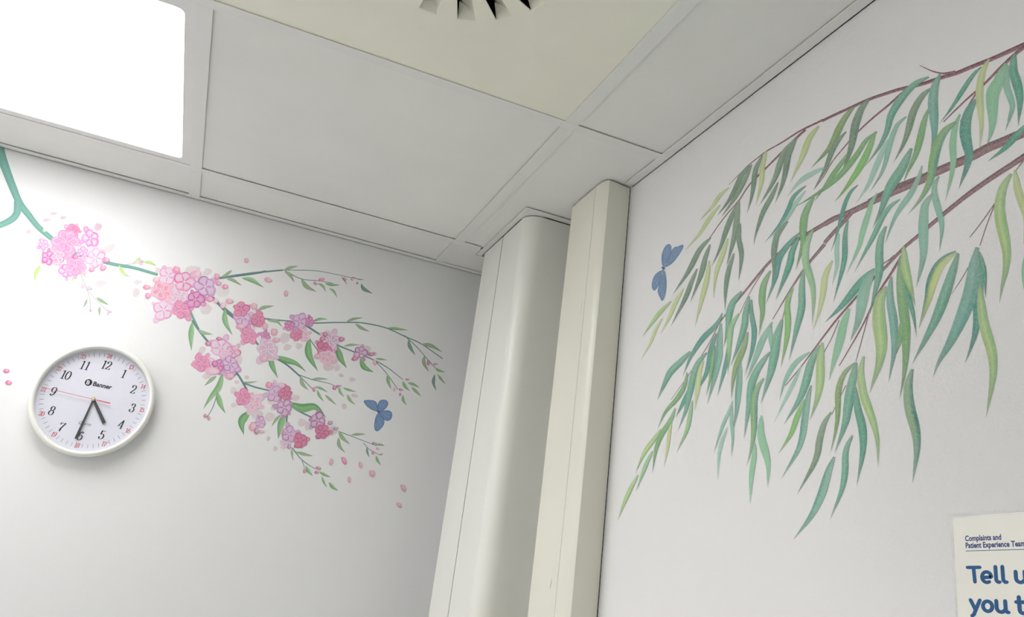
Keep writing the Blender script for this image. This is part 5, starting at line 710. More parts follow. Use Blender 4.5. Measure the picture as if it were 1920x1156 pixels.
# tiles
PANELS = {(-1.2, 0.0): 1, (-2.4, 0.0): 2, (-2.4, -1.2): 2}
G = .0012; TT = T+.0019
def tile(x0, x1, y0, y1):
    return boxes('ceiling_tile', [(x0+G+.003, x1-G-.003, y0+G+.003, y1-G-.003, TT, TT+.014)], M_TILE, ceil)
xs = [(XL, -2.4), (-2.4, -1.8), (-1.8, -1.2), (-1.2, -.6), (-.6, 0), (0, XW)]
ys = [(YF, -1.8), (-1.8, -1.2), (-1.2, -.6), (-.6, 0), (0, .6), (.6, YW)]
for x0, x1 in xs:
    for y0, y1 in ys:
        k = (round(x0, 2), round(y0, 2))
        if k in PANELS or k == (-.6, -.6): continue
        if x0 == 0 and y0 in (0, .6): continue
        tile(x0, x1, y0, y1)
# the corner tiles notched round the casing
prism('ceiling_tile', [(.0042, .0042), (XW-.001, .0042), (XW-.001, .3295), (.0637, .3295), (.0637, .5958), (.0042, .5958)], TT, TT+.014, M_TILE, ceil)
prism('ceiling_tile', [(.0042, .6042), (.0607, .6042), (.0607, .648), (XW-.002, .648), (XW-.002, YW-.002), (.0042, YW-.002)], TT-.0008, TT+.014, M_TILE, ceil)
# trims
def trim(name, flats, mat=M_GRID): return tag(boxes(name, flats, mat), kind='structure')
trim('trim_1', [(XL, XW, .7461, YW-.0006, -.0006, T), (XL, XW, YW-.0022, YW-.0006, -.0006, .02)])
trim('trim_2', [(.1775, XW-.0006, YF, .1195, -.0006, T), (XW-.0022, XW-.0006, YF, .1195, -.0006, .02)])
# mitred angle round the casing
t3 = mesh('trim_3', [(.0607,.640,-.0004),(.0737,.640,-.0004),(.0737,.3445,-.0004),(.0607,.3269,-.0004), (.1945,.3445,-.0004),(.1945,.3269,-.0004),
    (.0607,.640,T),(.0737,.640,T),(.0737,.3445,T),(.0607,.3269,T),(.1945,.3445,T),(.1945,.3269,T)],
    [(0,1,2,3),(3,2,4,5),(9,8,7,6),(11,10,8,9),(0,3,9,6),(3,5,11,9),(0,6,7,1),(5,4,10,11)], M_GRID)
t3b = mesh('trim_4', [(.0735,.3443,-.00035),(.0735,.386,-.00035),(.116,.3443,-.00035),(.0735,.3443,T),(.0735,.386,T),(.116,.3443,T)], [(0,1,2),(5,4,3),(0,3,4,1),(1,4,5,2),(2,5,3,0)], M_GRID); tag(t3b, kind='structure'); tag(t3, kind='structure')

# ---------------------------------------------------------------- ceiling light (recessed square panel)
def rrect(x0, x1, y0, y1, r, seg=8):
    P = []
    for cx, cy, a0 in ((x1-r, y1-r, 0), (x0+r, y1-r, 90), (x0+r, y0+r, 180), (x1-r, y0+r, 270)):
        for i in range(seg+1):
            a = math.radians(a0+90*i/seg); P.append((cx+r*math.cos(a), cy+r*math.sin(a)))
    return P
def ceiling_light(x0, y0, mat, label):
    cx, cy = x0+.3, y0+.3
    e = tag(empty('ceiling_light', (cx, cy, H)), label, 'ceiling light', 'square ceiling lights')
    outer = rrect(x0+.0048, x0+.5952, y0+.0048, y0+.5952, .001)
    inner = rrect(x0+.030, x0+.5712, y0+.0365, y0+.5675, .012)
    n = len(outer); z0, z1 = T+.0004, T+.010
    V = [(*p, z0) for p in outer]+[(*p, z0) for p in inner]+[(*p, z1) for p in outer]+[(*p, z1) for p in inner]
    F = []
    for i in range(n):
        j = (i+1) % n; F += [(i, n+i, n+j, j), (2*n+i, 2*n+j, 3*n+j, 3*n+i), (i, j, 2*n+j, 2*n+i), (n+i, 3*n+i, 3*n+j, n+j)]
    mesh('frame', V, F, M_LIGHTFRAME, e)
    d = rrect(x0+.029, x0+.5722, y0+.0355, y0+.5685, .012)
    V = [(*p, z0+.0016) for p in d]+[(*p, z0+.004) for p in d]
    mesh('diffuser', V, [tuple(range(n-1, -1, -1)), tuple(range(n, 2*n))]+[(i, (i+1) % n, n+(i+1) % n, n+i) for i in range(n)], mat, e)
    boxes('housing', [(x0+.02, x0+.58, y0+.02, y0+.58, z1+.001, z1+.03)], M_LIGHTFRAME, e)
ceiling_light(-1.2, 0, M_GLOW, 'bright square ceiling light above the clock wall')
ceiling_light(-2.4, 0, M_GLOW_FILL, 'unseen square fill light added in the ceiling beyond the left edge')  # this panel and the next are added out of view as fill
ceiling_light(-2.4, -1.2, M_GLOW_FILL, 'unseen square fill light added in the ceiling at the far left behind the viewer')

# ---------------------------------------------------------------- swirl air diffuser
def air_vent():
    cx, cy = -.3, -.3; NS = 16; RO, RI = .143, .045; WO, WI = .0131, .0075
    e = tag(empty('air_vent', (cx, cy, H)), 'cream square ceiling air vent with a ring of radial slots', 'vent')
    z0, z1 = T+.0006, T+.0016
    # plate: polygon fan with the radial slots left open, built sector by sector
    V, F = [], []
    def v(x, y, z): V.append((cx+x, cy+y, z)); return len(V)-1
    hs = .2955; NR = 6
    for z, flip in ((z0, True), (z1, False)):
        for k in range(NS):
            a = math.radians(90-22.5*k); b = math.radians(90-22.5*(k+1)); am = (a+b)/2
            def slot(a, s, w, r): return (r*math.cos(a)-s*w*math.sin(a), r*math.sin(a)+s*w*math.cos(a))
            A0 = slot(a, -1, WI, RI); A1 = slot(a, -1, WO, RO); B0 = slot(b, 1, WI, RI); B1 = slot(b, 1, WO, RO)
            AL = slot(a, 1, WO, RO); AL0 = slot(a, 1, WI, RI)
            def sq(x, y):
                s = hs/max(abs(x), abs(y)); return (x*s, y*s)
            ids = [v(*p, z) for p in (A0, B0, B1, A1)]; F.append(tuple(ids) if not flip else tuple(ids[::-1]))
            # outside ring: from slot end chord and web to the square edge
            o = [sq(*AL), sq(*A1), sq(*B1)]
            s0, s1 = sq(*AL), sq(*A1); cor = [(math.copysign(hs, ca_), math.copysign(hs, sa_)) for ca_, sa_ in [(math.cos(a), math.sin(a))]] if abs(k % 4-2) == 0 else []; pts = [AL, A1, s1]+cor+[s0]; ids = [v(*p, z) for p in pts]; F.append(tuple(ids) if flip else tuple(ids[::-1]))
            mid = []
            q0, q1 = sq(*A1), sq(*B1)
            if abs(abs(q0[0])-abs(q1[0])) > 1e-6 and abs(abs(q0[1])-abs(q1[1])) > 1e-6:
                mid = [(math.copysign(hs, math.cos(am)), math.copysign(hs, math.sin(am)))]
            ids = [v(*p, z) for p in [A1, B1, q1]+mid+[q0]]; F.append(tuple(ids) if flip else tuple(ids[::-1]))
            ids = [v(*p, z) for p in [(0, 0), AL0, A0]]; F.append(tuple(ids) if flip else tuple(ids[::-1]))
            ids = [v(*p, z) for p in [(0, 0), A0, B0]]; F.append(tuple(ids) if flip else tuple(ids[::-1]))
    # rim skirt turned up round the edge
    for p, q in (((-hs,-hs),(hs,-hs)),((hs,-hs),(hs,hs)),((hs,hs),(-hs,hs)),((-hs,hs),(-hs,-hs))):
        ids = [v(*p, z0), v(*q, z0), v(*q, z1+.01), v(*p, z1+.01)]; F.append(tuple(ids))
    mesh('face_plate', V, F, M_PLATE, e)
    for k in range(NS):
        a = math.radians(90-22.5*k); ca, sa = math.cos(a), math.sin(a)
        def P(r, s, z): return (cx+r*ca-s*sa, cy+r*sa+s*ca, z)
        zt = z1+.020
        # blade: springs from the clockwise slot edge, curls up towards the other edge
        V, F = [], []
        prof = [(-1, 0), (-.90, .14), (-.66, .36), (-.30, .58), (.10, .76), (.55, .90), (.97, 1)]
        for f, q in prof:
            V.append(P(RI, f*WI, z0+q*(zt-z0))); V.append(P(RO, f*WO, z0+q*(zt-z0)))
        nb = len(V)
        for f, q in prof:
            V.append(P(RI, (f-.08)*WI, z0+.0003+q*(zt-z0))); V.append(P(RO, (f-.08)*WO, z0+.0003+q*(zt-z0)))
        for i in range(len(prof)-1):
            F += [(2*i, 2*i+2, 2*i+3, 2*i+1), (nb+2*i, nb+2*i+1, nb+2*i+3, nb+2*i+2)]
        F += [(0, 1, nb+1, nb), (nb-2, 2*nb-2, 2*nb-1, nb-1)]
        bl = mesh('vane', V, F, M_PLATE, e, smooth=True)
        # leaning gusset closing the outer end, from the slot edge back to the vane
        V = []
        for f, q in prof:
            V.append(P(RO+.0004, f*WO, z0-.0002)); V.append(P(RO-.013*q, f*WO, z0+q*(zt-z0)*.97))
        V += [P(RO+.0014, WO*1.08, z0-.0009), P(RO+.0014, -WO*1.10, z0-.0009)]; m = 2*len(prof)
        mesh('gusset', V, [(2*i, 2*i+1, 2*i+3, 2*i+2) for i in range(len(prof)-1)]+[(0, m-2, m, m+1)], M_PLATE, e)
    # plenum box above
    boxes('plenum_box', [(cx-.2, cx+.2, cy-.2, cy+.2, .045, .05), (cx-.2, cx-.195, cy-.2, cy+.2, T+.012, .05), (cx+.195, cx+.2, cy-.2, cy+.2, T+.012, .05), (cx-.2, cx+.2, cy-.2, cy-.195, T+.012, .05), (cx-.2, cx+.2, cy+.195, cy+.2, T+.012, .05)], M_DARK, e)
air_vent()

# ---------------------------------------------------------------- pipe casing in the corner
def arc(cx, cy, r, a0, a1, n): return [(cx+r*math.cos(math.radians(a0+(a1-a0)*i/n)), cy+r*math.sin(math.radians(a0+(a1-a0)*i/n))) for i in range(n+1)]
def casing():
    e = tag(empty('pipe_casing', (.13, .48, 0)), 'wide pale grey rounded pipe casing standing floor to ceiling in the corner', 'pipe casing')
    x0 = .0737; r = .034; th = .0025; y0 = .3445; z1 = -.0030
    A = [(x0, .4888), (x0, y0+r+.002)] + arc(x0+r, y0+r, r, 180, 270, 24) + [(x0+r+.002, y0), (.1942, y0)]
    B = [(.1942, y0+th)] + arc(x0+r, y0+r, r-th, 270, 180, 24) + [(x0+th, .4888)]
    o = prism('corner_panel', A+B, FL_, z1, M_CASE, e); by_angle(fix_normals(o))
    o = prism('side_panel', [(x0, .6136), (x0, .4928), (x0+th, .4928), (x0+th, .6110), (.1942, .6110), (.1942, .6136)], FL_, z1, M_CASE, e); fix_normals(o)
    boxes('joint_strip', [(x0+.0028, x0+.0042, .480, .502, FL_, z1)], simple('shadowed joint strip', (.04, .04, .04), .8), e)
casing()
def trunking():
    e = tag(empty('cable_trunking', (.17, .2, 0)), 'narrow cream cable trunking fixed floor to ceiling on the right wall', 'cable trunking')
    z1 = -.0008; b = .1936
    lid = [(b, .1268), (.1462, .1208)] + [(.1444, .1232), (.1427, .1258), (.1412, .1287), (.1400, .1320), (.1390, .1358), (.1383, .1400), (.1379, .1450), (.1378, .1500), (.1378, .1515), (.1378, .1604)]
    o = prism('corner_cover', lid + [(.1396, .1608), (.1396, .137), (.1455, .1230), (b, .1292)], FL_, z1, M_TRUNK, e, smooth_ids=()); by_angle(fix_normals(o))
    o = prism('side_cover', [(.1378, .1616), (.1378, .2440), (.1396, .2440), (.1396, .1616)], FL_, z1, M_TRUNK, e); fix_normals(o)
    o = prism('base', [(.1388, .2446), (.1394, .268), (.1440, .2765), (b, .2765), (b, .2745), (.1450, .2745), (.1408, .266), (.1400, .2446)], FL_, z1, M_TRUNK, e); fix_normals(o)
    boxes('dark_gap_strip', [(.1937, XW-.0001, .1278, .2745, FL_, z1)], M_DARK, e)  # dark strip added to darken the gap between trunking and wall
    # scuff marks on the cover
    for (y, z, w, h, t) in ((.185, -.715, .0035, .016, .25), (.205, -.052, .004, .0008, 1.3), (.196, -.055, .006, .0008, 1.9), (.172, -.245, .0006, .035, .06), (.1655, -.033, .0005, .045, .0)):
        P = []
        for i in range(10):
            a = 2*math.pi*i/10; u, v = w/2*math.cos(a), h/2*math.sin(a); P.append((.13765, y+u*math.cos(t)-v*math.sin(t), z+u*math.sin(t)+v*math.cos(t)))
        mesh('scuff_mark', P+[(x+.0001, y_, z_) for x, y_, z_ in P], [tuple(range(10)), tuple(range(19, 9, -1))]+[(i, 10+i, 10+(i+1) % 10, (i+1) % 10) for i in range(10)], M_SCUFF, e)
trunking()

# ---------------------------------------------------------------- painted murals
def onwall(side, a, z, d):
    return (XW-d, a, z) if side == 'R' else (a, YW-d, z)
LEAF_END = {}
for ks, c in (('yg by lg gt', (.33, .52, .28)), ('tl bt lt tt te', (.20, .42, .36)), ('td ts', (.16, .38, .33)), ('dg sg', (.20, .30, .22)), ('ol gg', (.24, .42, .22)), ('bg', (.28, .52, .17))):
    for k in ks.split(): LEAF_END[k] = c
def ribbon(name, side, rec, d, parent, sub=3, fade=True, alpha=.93, tip=.30, head=1.0):
    """strip painted on the wall between two edge curves, five paint columns across"""
    k, A, B = rec; A = [(A[i]/1e4, A[i+1]/1e4) for i in range(0, len(A), 2)]; B = [(B[i]/1e4, B[i+1]/1e4) for i in range(0, len(B), 2)]
    n = len(A)
    def sp(P, i, u):
        a, b, c, e = P[max(i-1, 0)], P[i], P[i+1], P[min(i+2, n-1)]
        return tuple(.5*((2*b[j])+(-a[j]+c[j])*u+(2*a[j]-5*b[j]+4*c[j]-e[j])*u*u+(-a[j]+3*b[j]-3*c[j]+e[j])*u**3) for j in (0, 1))
    rows = []
    for i in range(n-1):
        for s in range(sub): rows.append((i, s/sub))
    rows.append((n-2, 1.0))
    cl, cm, crr = PAINT[k]; cols5 = [cl, cl, cm, crr, crr]; fr = (0, .22, .5, .78, 1)
    V, C, F = [], [], []
    for ri, (i, u) in enumerate(rows):
        t = ri/(len(rows)-1); p, q = sp(A, i, u), sp(B, i, u)
        al = alpha*(1 if t < .62 or not fade else 1-(1-tip)*((t-.62)/.38)**1.3) * (1 if t > .1 else head+(1-head)*t/.1)
        hd = .30*max(0, 1-t/.45) if k in LEAF_END else 0; te = min(1, max(0, (t-.5)/.4))*.75 if k in LEAF_END else 0
        for f, c in zip(fr, cols5):
            if k in LEAF_END: c = [x*(1-te)+y*te for x, y in zip([x*(1-hd)+y*hd for x, y in zip(c, (.46, .55, .47))], LEAF_END[k])]
            V.append(onwall(side, p[0]+(q[0]-p[0])*f, p[1]+(q[1]-p[1])*f, d)); C.append((*c, al))
    for r in range(len(rows)-1):
        for c in range(4):
            i = r*5+c; F.append((i, i+1, i+6, i+5))
    return mesh(name, V, F, M_PAINTR if side == 'R' else M_PAINTB, parent, cols=C)
def area(rec):
    A, B = rec[1], rec[2]; P = [(A[i], A[i+1]) for i in range(0, len(A), 2)]+[(B[i], B[i+1]) for i in range(0, len(B), 2)][::-1]
    return abs(sum(P[i][0]*P[(i+1) % len(P)][1]-P[(i+1) % len(P)][0]*P[i][1] for i in range(len(P))))
def joined(name, objs, parent):
    """several painted strips as one mesh"""
    V, F, C = [], [], []
    for o in objs:
        n = len(V); me = o.data; off = Vector(parent.location); V += [tuple(v.co) for v in me.vertices]; F += [tuple(i+n for i in p.vertices) for p in me.polygons]
        C += [tuple(c.color) for c in me.color_attributes['paint'].data]; bpy.data.objects.remove(o)
    me0 = objs and None
    return mesh(name, V, F, M_PAINTR, parent, zoff=False, cols=C)
D0 = .00010
willow = tag(empty('willow_mural', (XW, -.3, H-.35)), 'painted willow branches with hanging green leaves on the right wall', 'mural')
for i, r in enumerate(DATA['WB']): ribbon('branch', 'R', r, D0+i*4e-6, willow, fade=False, alpha=.95)
order = sorted(range(len(DATA['WL'])), key=lambda i: -area(DATA['WL'][i])); big = set(order[:100]); rest = []
for i, r in enumerate(DATA['WL']):
    al = {'mt': .72, 'lt': .84, 'mg': .86, 'yl': .9}.get(r[0], .95)
    o = ribbon('leaf', 'R', r, D0+.00012+i*4e-6, willow, alpha=al, tip=.45, head=.75)
    if i not in big: rest.append(o)
if rest: tag(joined('leaf', rest, willow), kind='stuff')

cherry = tag(empty('blossom_mural', (-.5, YW, H-.4)), 'painted pink blossom branch with green leaves and falling petals on the clock wall', 'mural')
for i, r in enumerate(DATA['CB']): ribbon('branch', 'L', r, D0+i*3e-6, cherry, fade=(r[0] != 'T'), alpha=.97, tip=.8)
for i, r in enumerate(DATA['CL']): ribbon('leaf', 'L', r, D0+.00010+i*2e-6, cherry, alpha=.93, tip=.6)
def mapping(rec):
    ox, oz, ux, uz, vx, vz = [q/1e4 for q in rec]
    return lambda x, y: (ox+ux*x+vx*y, oz+uz*x+vz*y)
def poly_layers(name, layers, d, parent, step=3e-6, side='L'):
    """layers: (points in wall coordinates, rim colour, centre colour, alpha) stacked as thin coats of paint"""
    V, F, C = [], [], []
    for li, (P, c0, c1, al) in enumerate(layers):
        n = len(V); cx = sum(p[0] for p in P)/len(P); cz = sum(p[1] for p in P)/len(P); dd = d+li*step; m = len(P)
        for p in P: V.append(onwall(side, *p, dd)); C.append((*c0, al))
        for p in P: V.append(onwall(side, cx+(p[0]-cx)*.62, cz+(p[1]-cz)*.62, dd)); C.append((*[(a+b)/2 for a, b in zip(c0, c1)], al))
        V.append(onwall(side, cx, cz, dd)); C.append((*c1, al))
        for i in range(m):
            j = (i+1) % m; F += [(n+i, n+j, n+m+j, n+m+i), (n+m+i, n+m+j, n+2*m)]
    return mesh(name, V, F, M_PAINTR if side == 'R' else M_PAINTB, parent, cols=C)
def mixc(a, b, t): return [x+(y-x)*t for x, y in zip(a, b)]
WHITE = [.8, .8, .8]
nf = 0
faint = [r for r in DATA['PT'] if r[0][0] in 'fw']; strong = [r for r in DATA['PT'] if r[0] not in 'fw']
def petal_layers(r):
    f = mapping(r[1:]); c = PAINT['petal_'][r[0]]
    # a petal: blunt egg outline, darker along one side
    P = [f(math.cos(a)*(1-.12*math.sin(2*a)), math.sin(a)*(.92+.08*math.cos(3*a))) for a in [2*math.pi*i/18 for i in range(18)]]
    Q = [f(.18+.62*math.cos(a), -.14+.66*math.sin(a)) for a in [2*math.pi*i/14 for i in range(14)]]
    if r[0][0] in 'fw': return [(P, mixc(c, WHITE, .45), c, .55)]
    return [(P, mixc(c, (.42, .08, .22), .14), c, .92), (Q, mixc(c, WHITE, .25), mixc(c, WHITE, .55), .9)]
def petal_area(r): return abs(r[3]*r[6]-r[4]*r[5])
ranked = sorted(DATA['PT'], key=petal_area, reverse=True); single = [id(r) for r in ranked[:98]]
small = []
for i, r in enumerate(faint):
    if id(r) in single: poly_layers('petal', petal_layers(r), D0+.00030+i*2e-6, cherry)
    else: small += petal_layers(r)
# loose petals filling in behind the blossoms
under = []
for fi, r in enumerate(DATA['FL']):
    edge, mid, cen = PAINT['flower_'][r[0]]; f = mapping(r[2:])
    for k in range(4):
        a = 2.399*k+fi*1.3; R_ = .72+.38*math.sin(fi*2.1+k*1.7)**2; ox, oy = R_*math.cos(a), R_*math.sin(a); w_ = .34+.10*math.sin(fi+k*2.2)
        pts = [f(ox+w_*(math.cos(t)*math.cos(a)-.75*math.sin(t)*math.sin(a)), oy+w_*(math.cos(t)*math.sin(a)+.75*math.sin(t)*math.cos(a))) for t in [2*math.pi*i/14 for i in range(14)]]
        c1 = mixc(mid, WHITE, .15 if k % 2 else .4); under.append((pts, mixc(edge, mid, .45 if k % 2 else .8), c1, .8))
tag(poly_layers('petal', under+small, D0+.00034, cherry, step=2.5e-7), kind='stuff')
# blossoms
for fi, r in enumerate(DATA['FL']):
    edge, mid, cen = PAINT['flower_'][r[0]]; n = r[1]; f = mapping(r[2:]); layers = []; a0 = 1.35*math.sin(fi*1.7)
    rim_ = mixc(edge, (.30, .05, .18), .12)
    def petal_pts(a, L_, wd, sc, sh, ws):
        ca, sa = math.cos(a), math.sin(a)
        pet = [(.04, 0), (.20, .36), (.42, .80), (.64, 1.0), (.84, .84), (.96, .42), (1.02, .05), (.95, -.36), (.82, -.78), (.62, -1.0), (.40, -.84), (.20, -.38)]
        return [f((x*sc+sh)*L_*ca - y*wd*ws*sa, (x*sc+sh)*L_*sa + y*wd*ws*ca) for x, y in pet]
    for k in range(n):
        a = 2*math.pi*k/n + a0 + .10*math.sin(fi*5.3+k*1.9); L_ = .98*(1+.12*math.sin(fi*3.1+k*2.3)); wd = (.47 if n == 5 else .40)*(1+.08*math.sin(fi*2.7+k*3.7))
        e2 = mixc(rim_, mid, (.05, .35, .15, .5, .25, .4)[(k+fi) % 6])
        layers.append((petal_pts(a, L_, wd, 1.0, 0, 1.0), e2, e2, .93))
        layers.append((petal_pts(a+.05, L_, wd, .84, .05, .80), mixc(mid, edge, .18), mixc(mid, cen, .45), .95))
        layers.append((petal_pts(a+.12, L_, wd, .55, .22, .38), mixc(mid, cen, .7), mixc(cen, WHITE, .45), .75))
    for k in range(n):
        a = 2*math.pi*(k+.5)/n + a0; layers.append((petal_pts(a, .52, .05, 1, .04, 1.0), e2, mixc(e2, mid, .4), .6))
    layers.append(([f(.09*math.cos(t), .09*math.sin(t)) for t in [2*math.pi*i/10 for i in range(10)]], mixc(cen, WHITE, .3), mixc(cen, WHITE, .5), .9))
    poly_layers('flower', layers, D0+.00042+fi*6e-6, cherry, step=2.2e-7)
for i, r in enumerate(strong):
    if id(r) in single: poly_layers('petal', petal_layers(r), D0+.00084+i*2e-6, cherry)
top = []
for r in strong:
    if id(r) not in single: top += petal_layers(r)
if top: tag(poly_layers('petal', top, D0+.0011, cherry, step=1e-6), kind='stuff')

# butterflies
def butterfly(key, side, label):
    b = DATA['BF_'+key]; P0 = b['body']
    wings = [[(w[i]/1e4, w[i+1]/1e4) for i in range(0, len(w), 2)] for w in b['wings']]
    cx, cz = (P0[0]+P0[2])/2e4, (P0[1]+P0[3])/2e4
    loc = (XW, cx, H+cz) if side == 'R' else (cx, YW, H+cz)
    e = tag(empty('painted_butterfly', loc), label, 'butterfly', 'blue butterflies painted on the walls')
    rim, mid, pale, halo = (.065, .115, .29), (.15, .27, .49), (.34, .47, .66), (.88, .88, .89)
    # white cut-out edge
    for wi, w in enumerate(wings):
        n = len(w)
        def sm(P, it=2):
            for _ in range(it):
                Q = []
                for i in range(len(P)):
                    a, c = P[i], P[(i+1) % len(P)]; Q += [(a[0]*.75+c[0]*.25, a[1]*.75+c[1]*.25), (a[0]*.25+c[0]*.75, a[1]*.25+c[1]*.75)]
                P = Q
            return P
        s = sm(w); gx_ = sum(p[0] for p in s)/len(s); gz_ = sum(p[1] for p in s)/len(s)
        k0 = min(range(len(s)), key=lambda i: math.hypot(s[i][0]-cx, s[i][1]-cz)); s[k0] = (cx, cz)
        s0_ = s
        def grow(P, d):
            out = []
            ar = sum(P[i][0]*P[(i+1) % len(P)][1]-P[(i+1) % len(P)][0]*P[i][1] for i in range(len(P))); sg = 1 if ar > 0 else -1
            for i in range(len(P)):
                a, c = P[i-1], P[(i+1) % len(P)]; tx, tz = c[0]-a[0], c[1]-a[1]; l_ = math.hypot(tx, tz) or 1
                out.append((P[i][0]+sg*tz/l_*d, P[i][1]-sg*tx/l_*d))
            return out
        s = grow(s, .0006); s[k0] = (cx, cz); HL = grow(s, .0016)
        poly_layers('wing_border', [(HL, halo, halo, .95)], D0+.00002+wi*3e-6, e, side=side)
        layers = [(s, rim, rim, .97), (grow(s, -.0007), mid, mixc(mid, pale, .35), .97)]
        # streaks fanning from the body
        far = sorted(s, key=lambda p: -math.hypot(p[0]-cx, p[1]-cz))[:len(s)//2]; far = sorted(far, key=lambda p: math.atan2(p[1]-cz, p[0]-cx))[1::2]
        for q, p in enumerate(far):
            dx, dz = p[0]-cx, p[1]-cz; l_ = math.hypot(dx, dz); nx, nz = -dz/l_, dx/l_; w_ = .0006 if q % 2 else .00035
            st = [(cx+dx*t+nx*w_*o, cz+dz*t+nz*w_*o) for t, o in ((.22, .2), (.5, 1), (.78, .9), (.90, .1), (.78, -.9), (.5, -1), (.22, -.2))]
            layers.append((st, pale if q % 2 else rim, pale if q % 2 else rim, .8))
        poly_layers('wing', layers, D0+.00004+wi*2.6e-5, e, side=side)
    ax, az, bx, bz = [q/1e4 for q in P0]; dx, dz = bx-ax, bz-az; l_ = math.hypot(dx, dz); nx, nz = -dz/l_*.0018, dx/l_*.0018
    body = [(ax, az), (ax+dx*.3+nx, az+dz*.3+nz), (ax+dx*.7+nx, az+dz*.7+nz), (bx, bz), (ax+dx*.7-nx, az+dz*.7-nz), (ax+dx*.3-nx, az+dz*.3-nz)]
    poly_layers('body', [(body, (.03, .06, .16), (.05, .09, .22), 1)], D0+.00018, e, side=side)
    ax, az, bx, bz = [q/1e4 for q in b['ant']]; dx, dz = bx-ax, bz-az; l_ = math.hypot(dx, dz); nx, nz = -dz/l_*.00025, dx/l_*.00025
    poly_layers('antenna', [([(ax+nx, az+nz), (bx, bz), (ax-nx, az-nz)], (.4, .4, .46), (.4, .4, .46), .8)], D0+.00019, e, side=side)
butterfly('left', 'L', 'small blue butterfly painted on the clock wall below the blossom twigs')
butterfly('right', 'R', 'small blue butterfly painted on the right wall beside the willow leaf tips')

# ---------------------------------------------------------------- lettering drawn as pen strokes
def stroke_poly(pts, w0, w1=None, closed=False, vary=None):
    """outline quads for a polyline; vary(dx,dy)->width"""
    quads = []
    n = len(pts)
    for i in range(n-1):
        (x0, y0), (x1, y1) = pts[i], pts[i+1]; dx, dy = x1-x0, y1-y0; l_ = math.hypot(dx, dy)
        if l_ < 1e-9: continue
        quads.append((i, dx/l_, dy/l_))
    V, F = [], []
    dirs = []
    for i in range(n):
        a = pts[max(i-1, 0)]; b = pts[min(i+1, n-1)]; dx, dy = b[0]-a[0], b[1]-a[1]; l_ = math.hypot(dx, dy) or 1; dirs.append((dx/l_, dy/l_))
    for i in range(n):
        dx, dy = dirs[i]; w = vary(dx, dy) if vary else w0
        V += [(pts[i][0]-dy*w/2, pts[i][1]+dx*w/2), (pts[i][0]+dy*w/2, pts[i][1]-dx*w/2)]
    for i in range(n-1): F.append((2*i, 2*i+1, 2*i+3, 2*i+2))
    return V, F
def sarc(cx, cy, rx, ry, a0, a1, n=14): return [(cx+rx*math.cos(math.radians(a0+(a1-a0)*i/n)), cy+ry*math.sin(math.radians(a0+(a1-a0)*i/n))) for i in range(n+1)]
# serif numerals in a 0..0.6 x 0..1 cell: list of (polyline, contrast?)
DIG = {
 '0': [sarc(.3, .5, .23, .48, 90, 450, 28)],
 '1': [[(.32, .0), (.32, .99)], [(.32, .97), (.24, .90), (.13, .86)], [(.14, .015), (.5, .015)]],
 '2': [sarc(.28, .72, .21, .26, 165, -20, 14)+[(.42, .5), (.26, .28), (.09, .04)], [(.08, .035), (.3, .055), (.5, .03), (.53, .2)], sarc(.12, .74, .035, .035, 0, 360, 8)],
 '3': [sarc(.27, .75, .19, .23, 155, -88, 16), sarc(.26, .27, .24, .26, 92, -155, 18), sarc(.1, .22, .04, .04, 0, 360, 8), sarc(.13, .8, .035, .035, 0, 360, 8)],
 '4': [[(.4, .0), (.4, .99)], [(.4, .97), (.04, .30), (.58, .30)], [(.26, .015), (.54, .015)]],
 '5': [[(.14, .95), (.3, .92), (.49, .96)], [(.15, .96), (.13, .5)], sarc(.26, .3, .24, .29, 125, -150, 20), sarc(.09, .2, .04, .04, 0, 360, 8)],
 '6': [sarc(.3, .3, .22, .29, 90, 450, 24), [(.08, .3), (.09, .55), (.17, .8), (.32, .96), (.46, .93)], sarc(.44, .86, .035, .035, 0, 360, 8)],
 '7': [[(.07, .74), (.09, .95), (.25, .9), (.54, .95)], [(.54, .95), (.38, .62), (.27, .35), (.25, .0)], [(.23, .35), (.23, .0)]],
 '8': [sarc(.3, .74, .18, .23, 90, 450, 22), sarc(.3, .26, .22, .25, 90, 450, 24)],
 '9': [sarc(.3, .69, .22, .28, 90, 450, 24), [(.52, .69), (.51, .45), (.43, .2), (.28, .03), (.14, .06)], sarc(.15, .13, .035, .035, 0, 360, 8)],
}
def glyph_mesh(strokes, place, vary, V3, F3, depth):
    for si, st in enumerate(strokes):
        V, F = stroke_poly(st, .1, vary=vary); n = len(V3); V3 += [place(x, y, depth+si*4e-6) for x, y in V]; F3 += [tuple(i+n for i in f) for f in F]

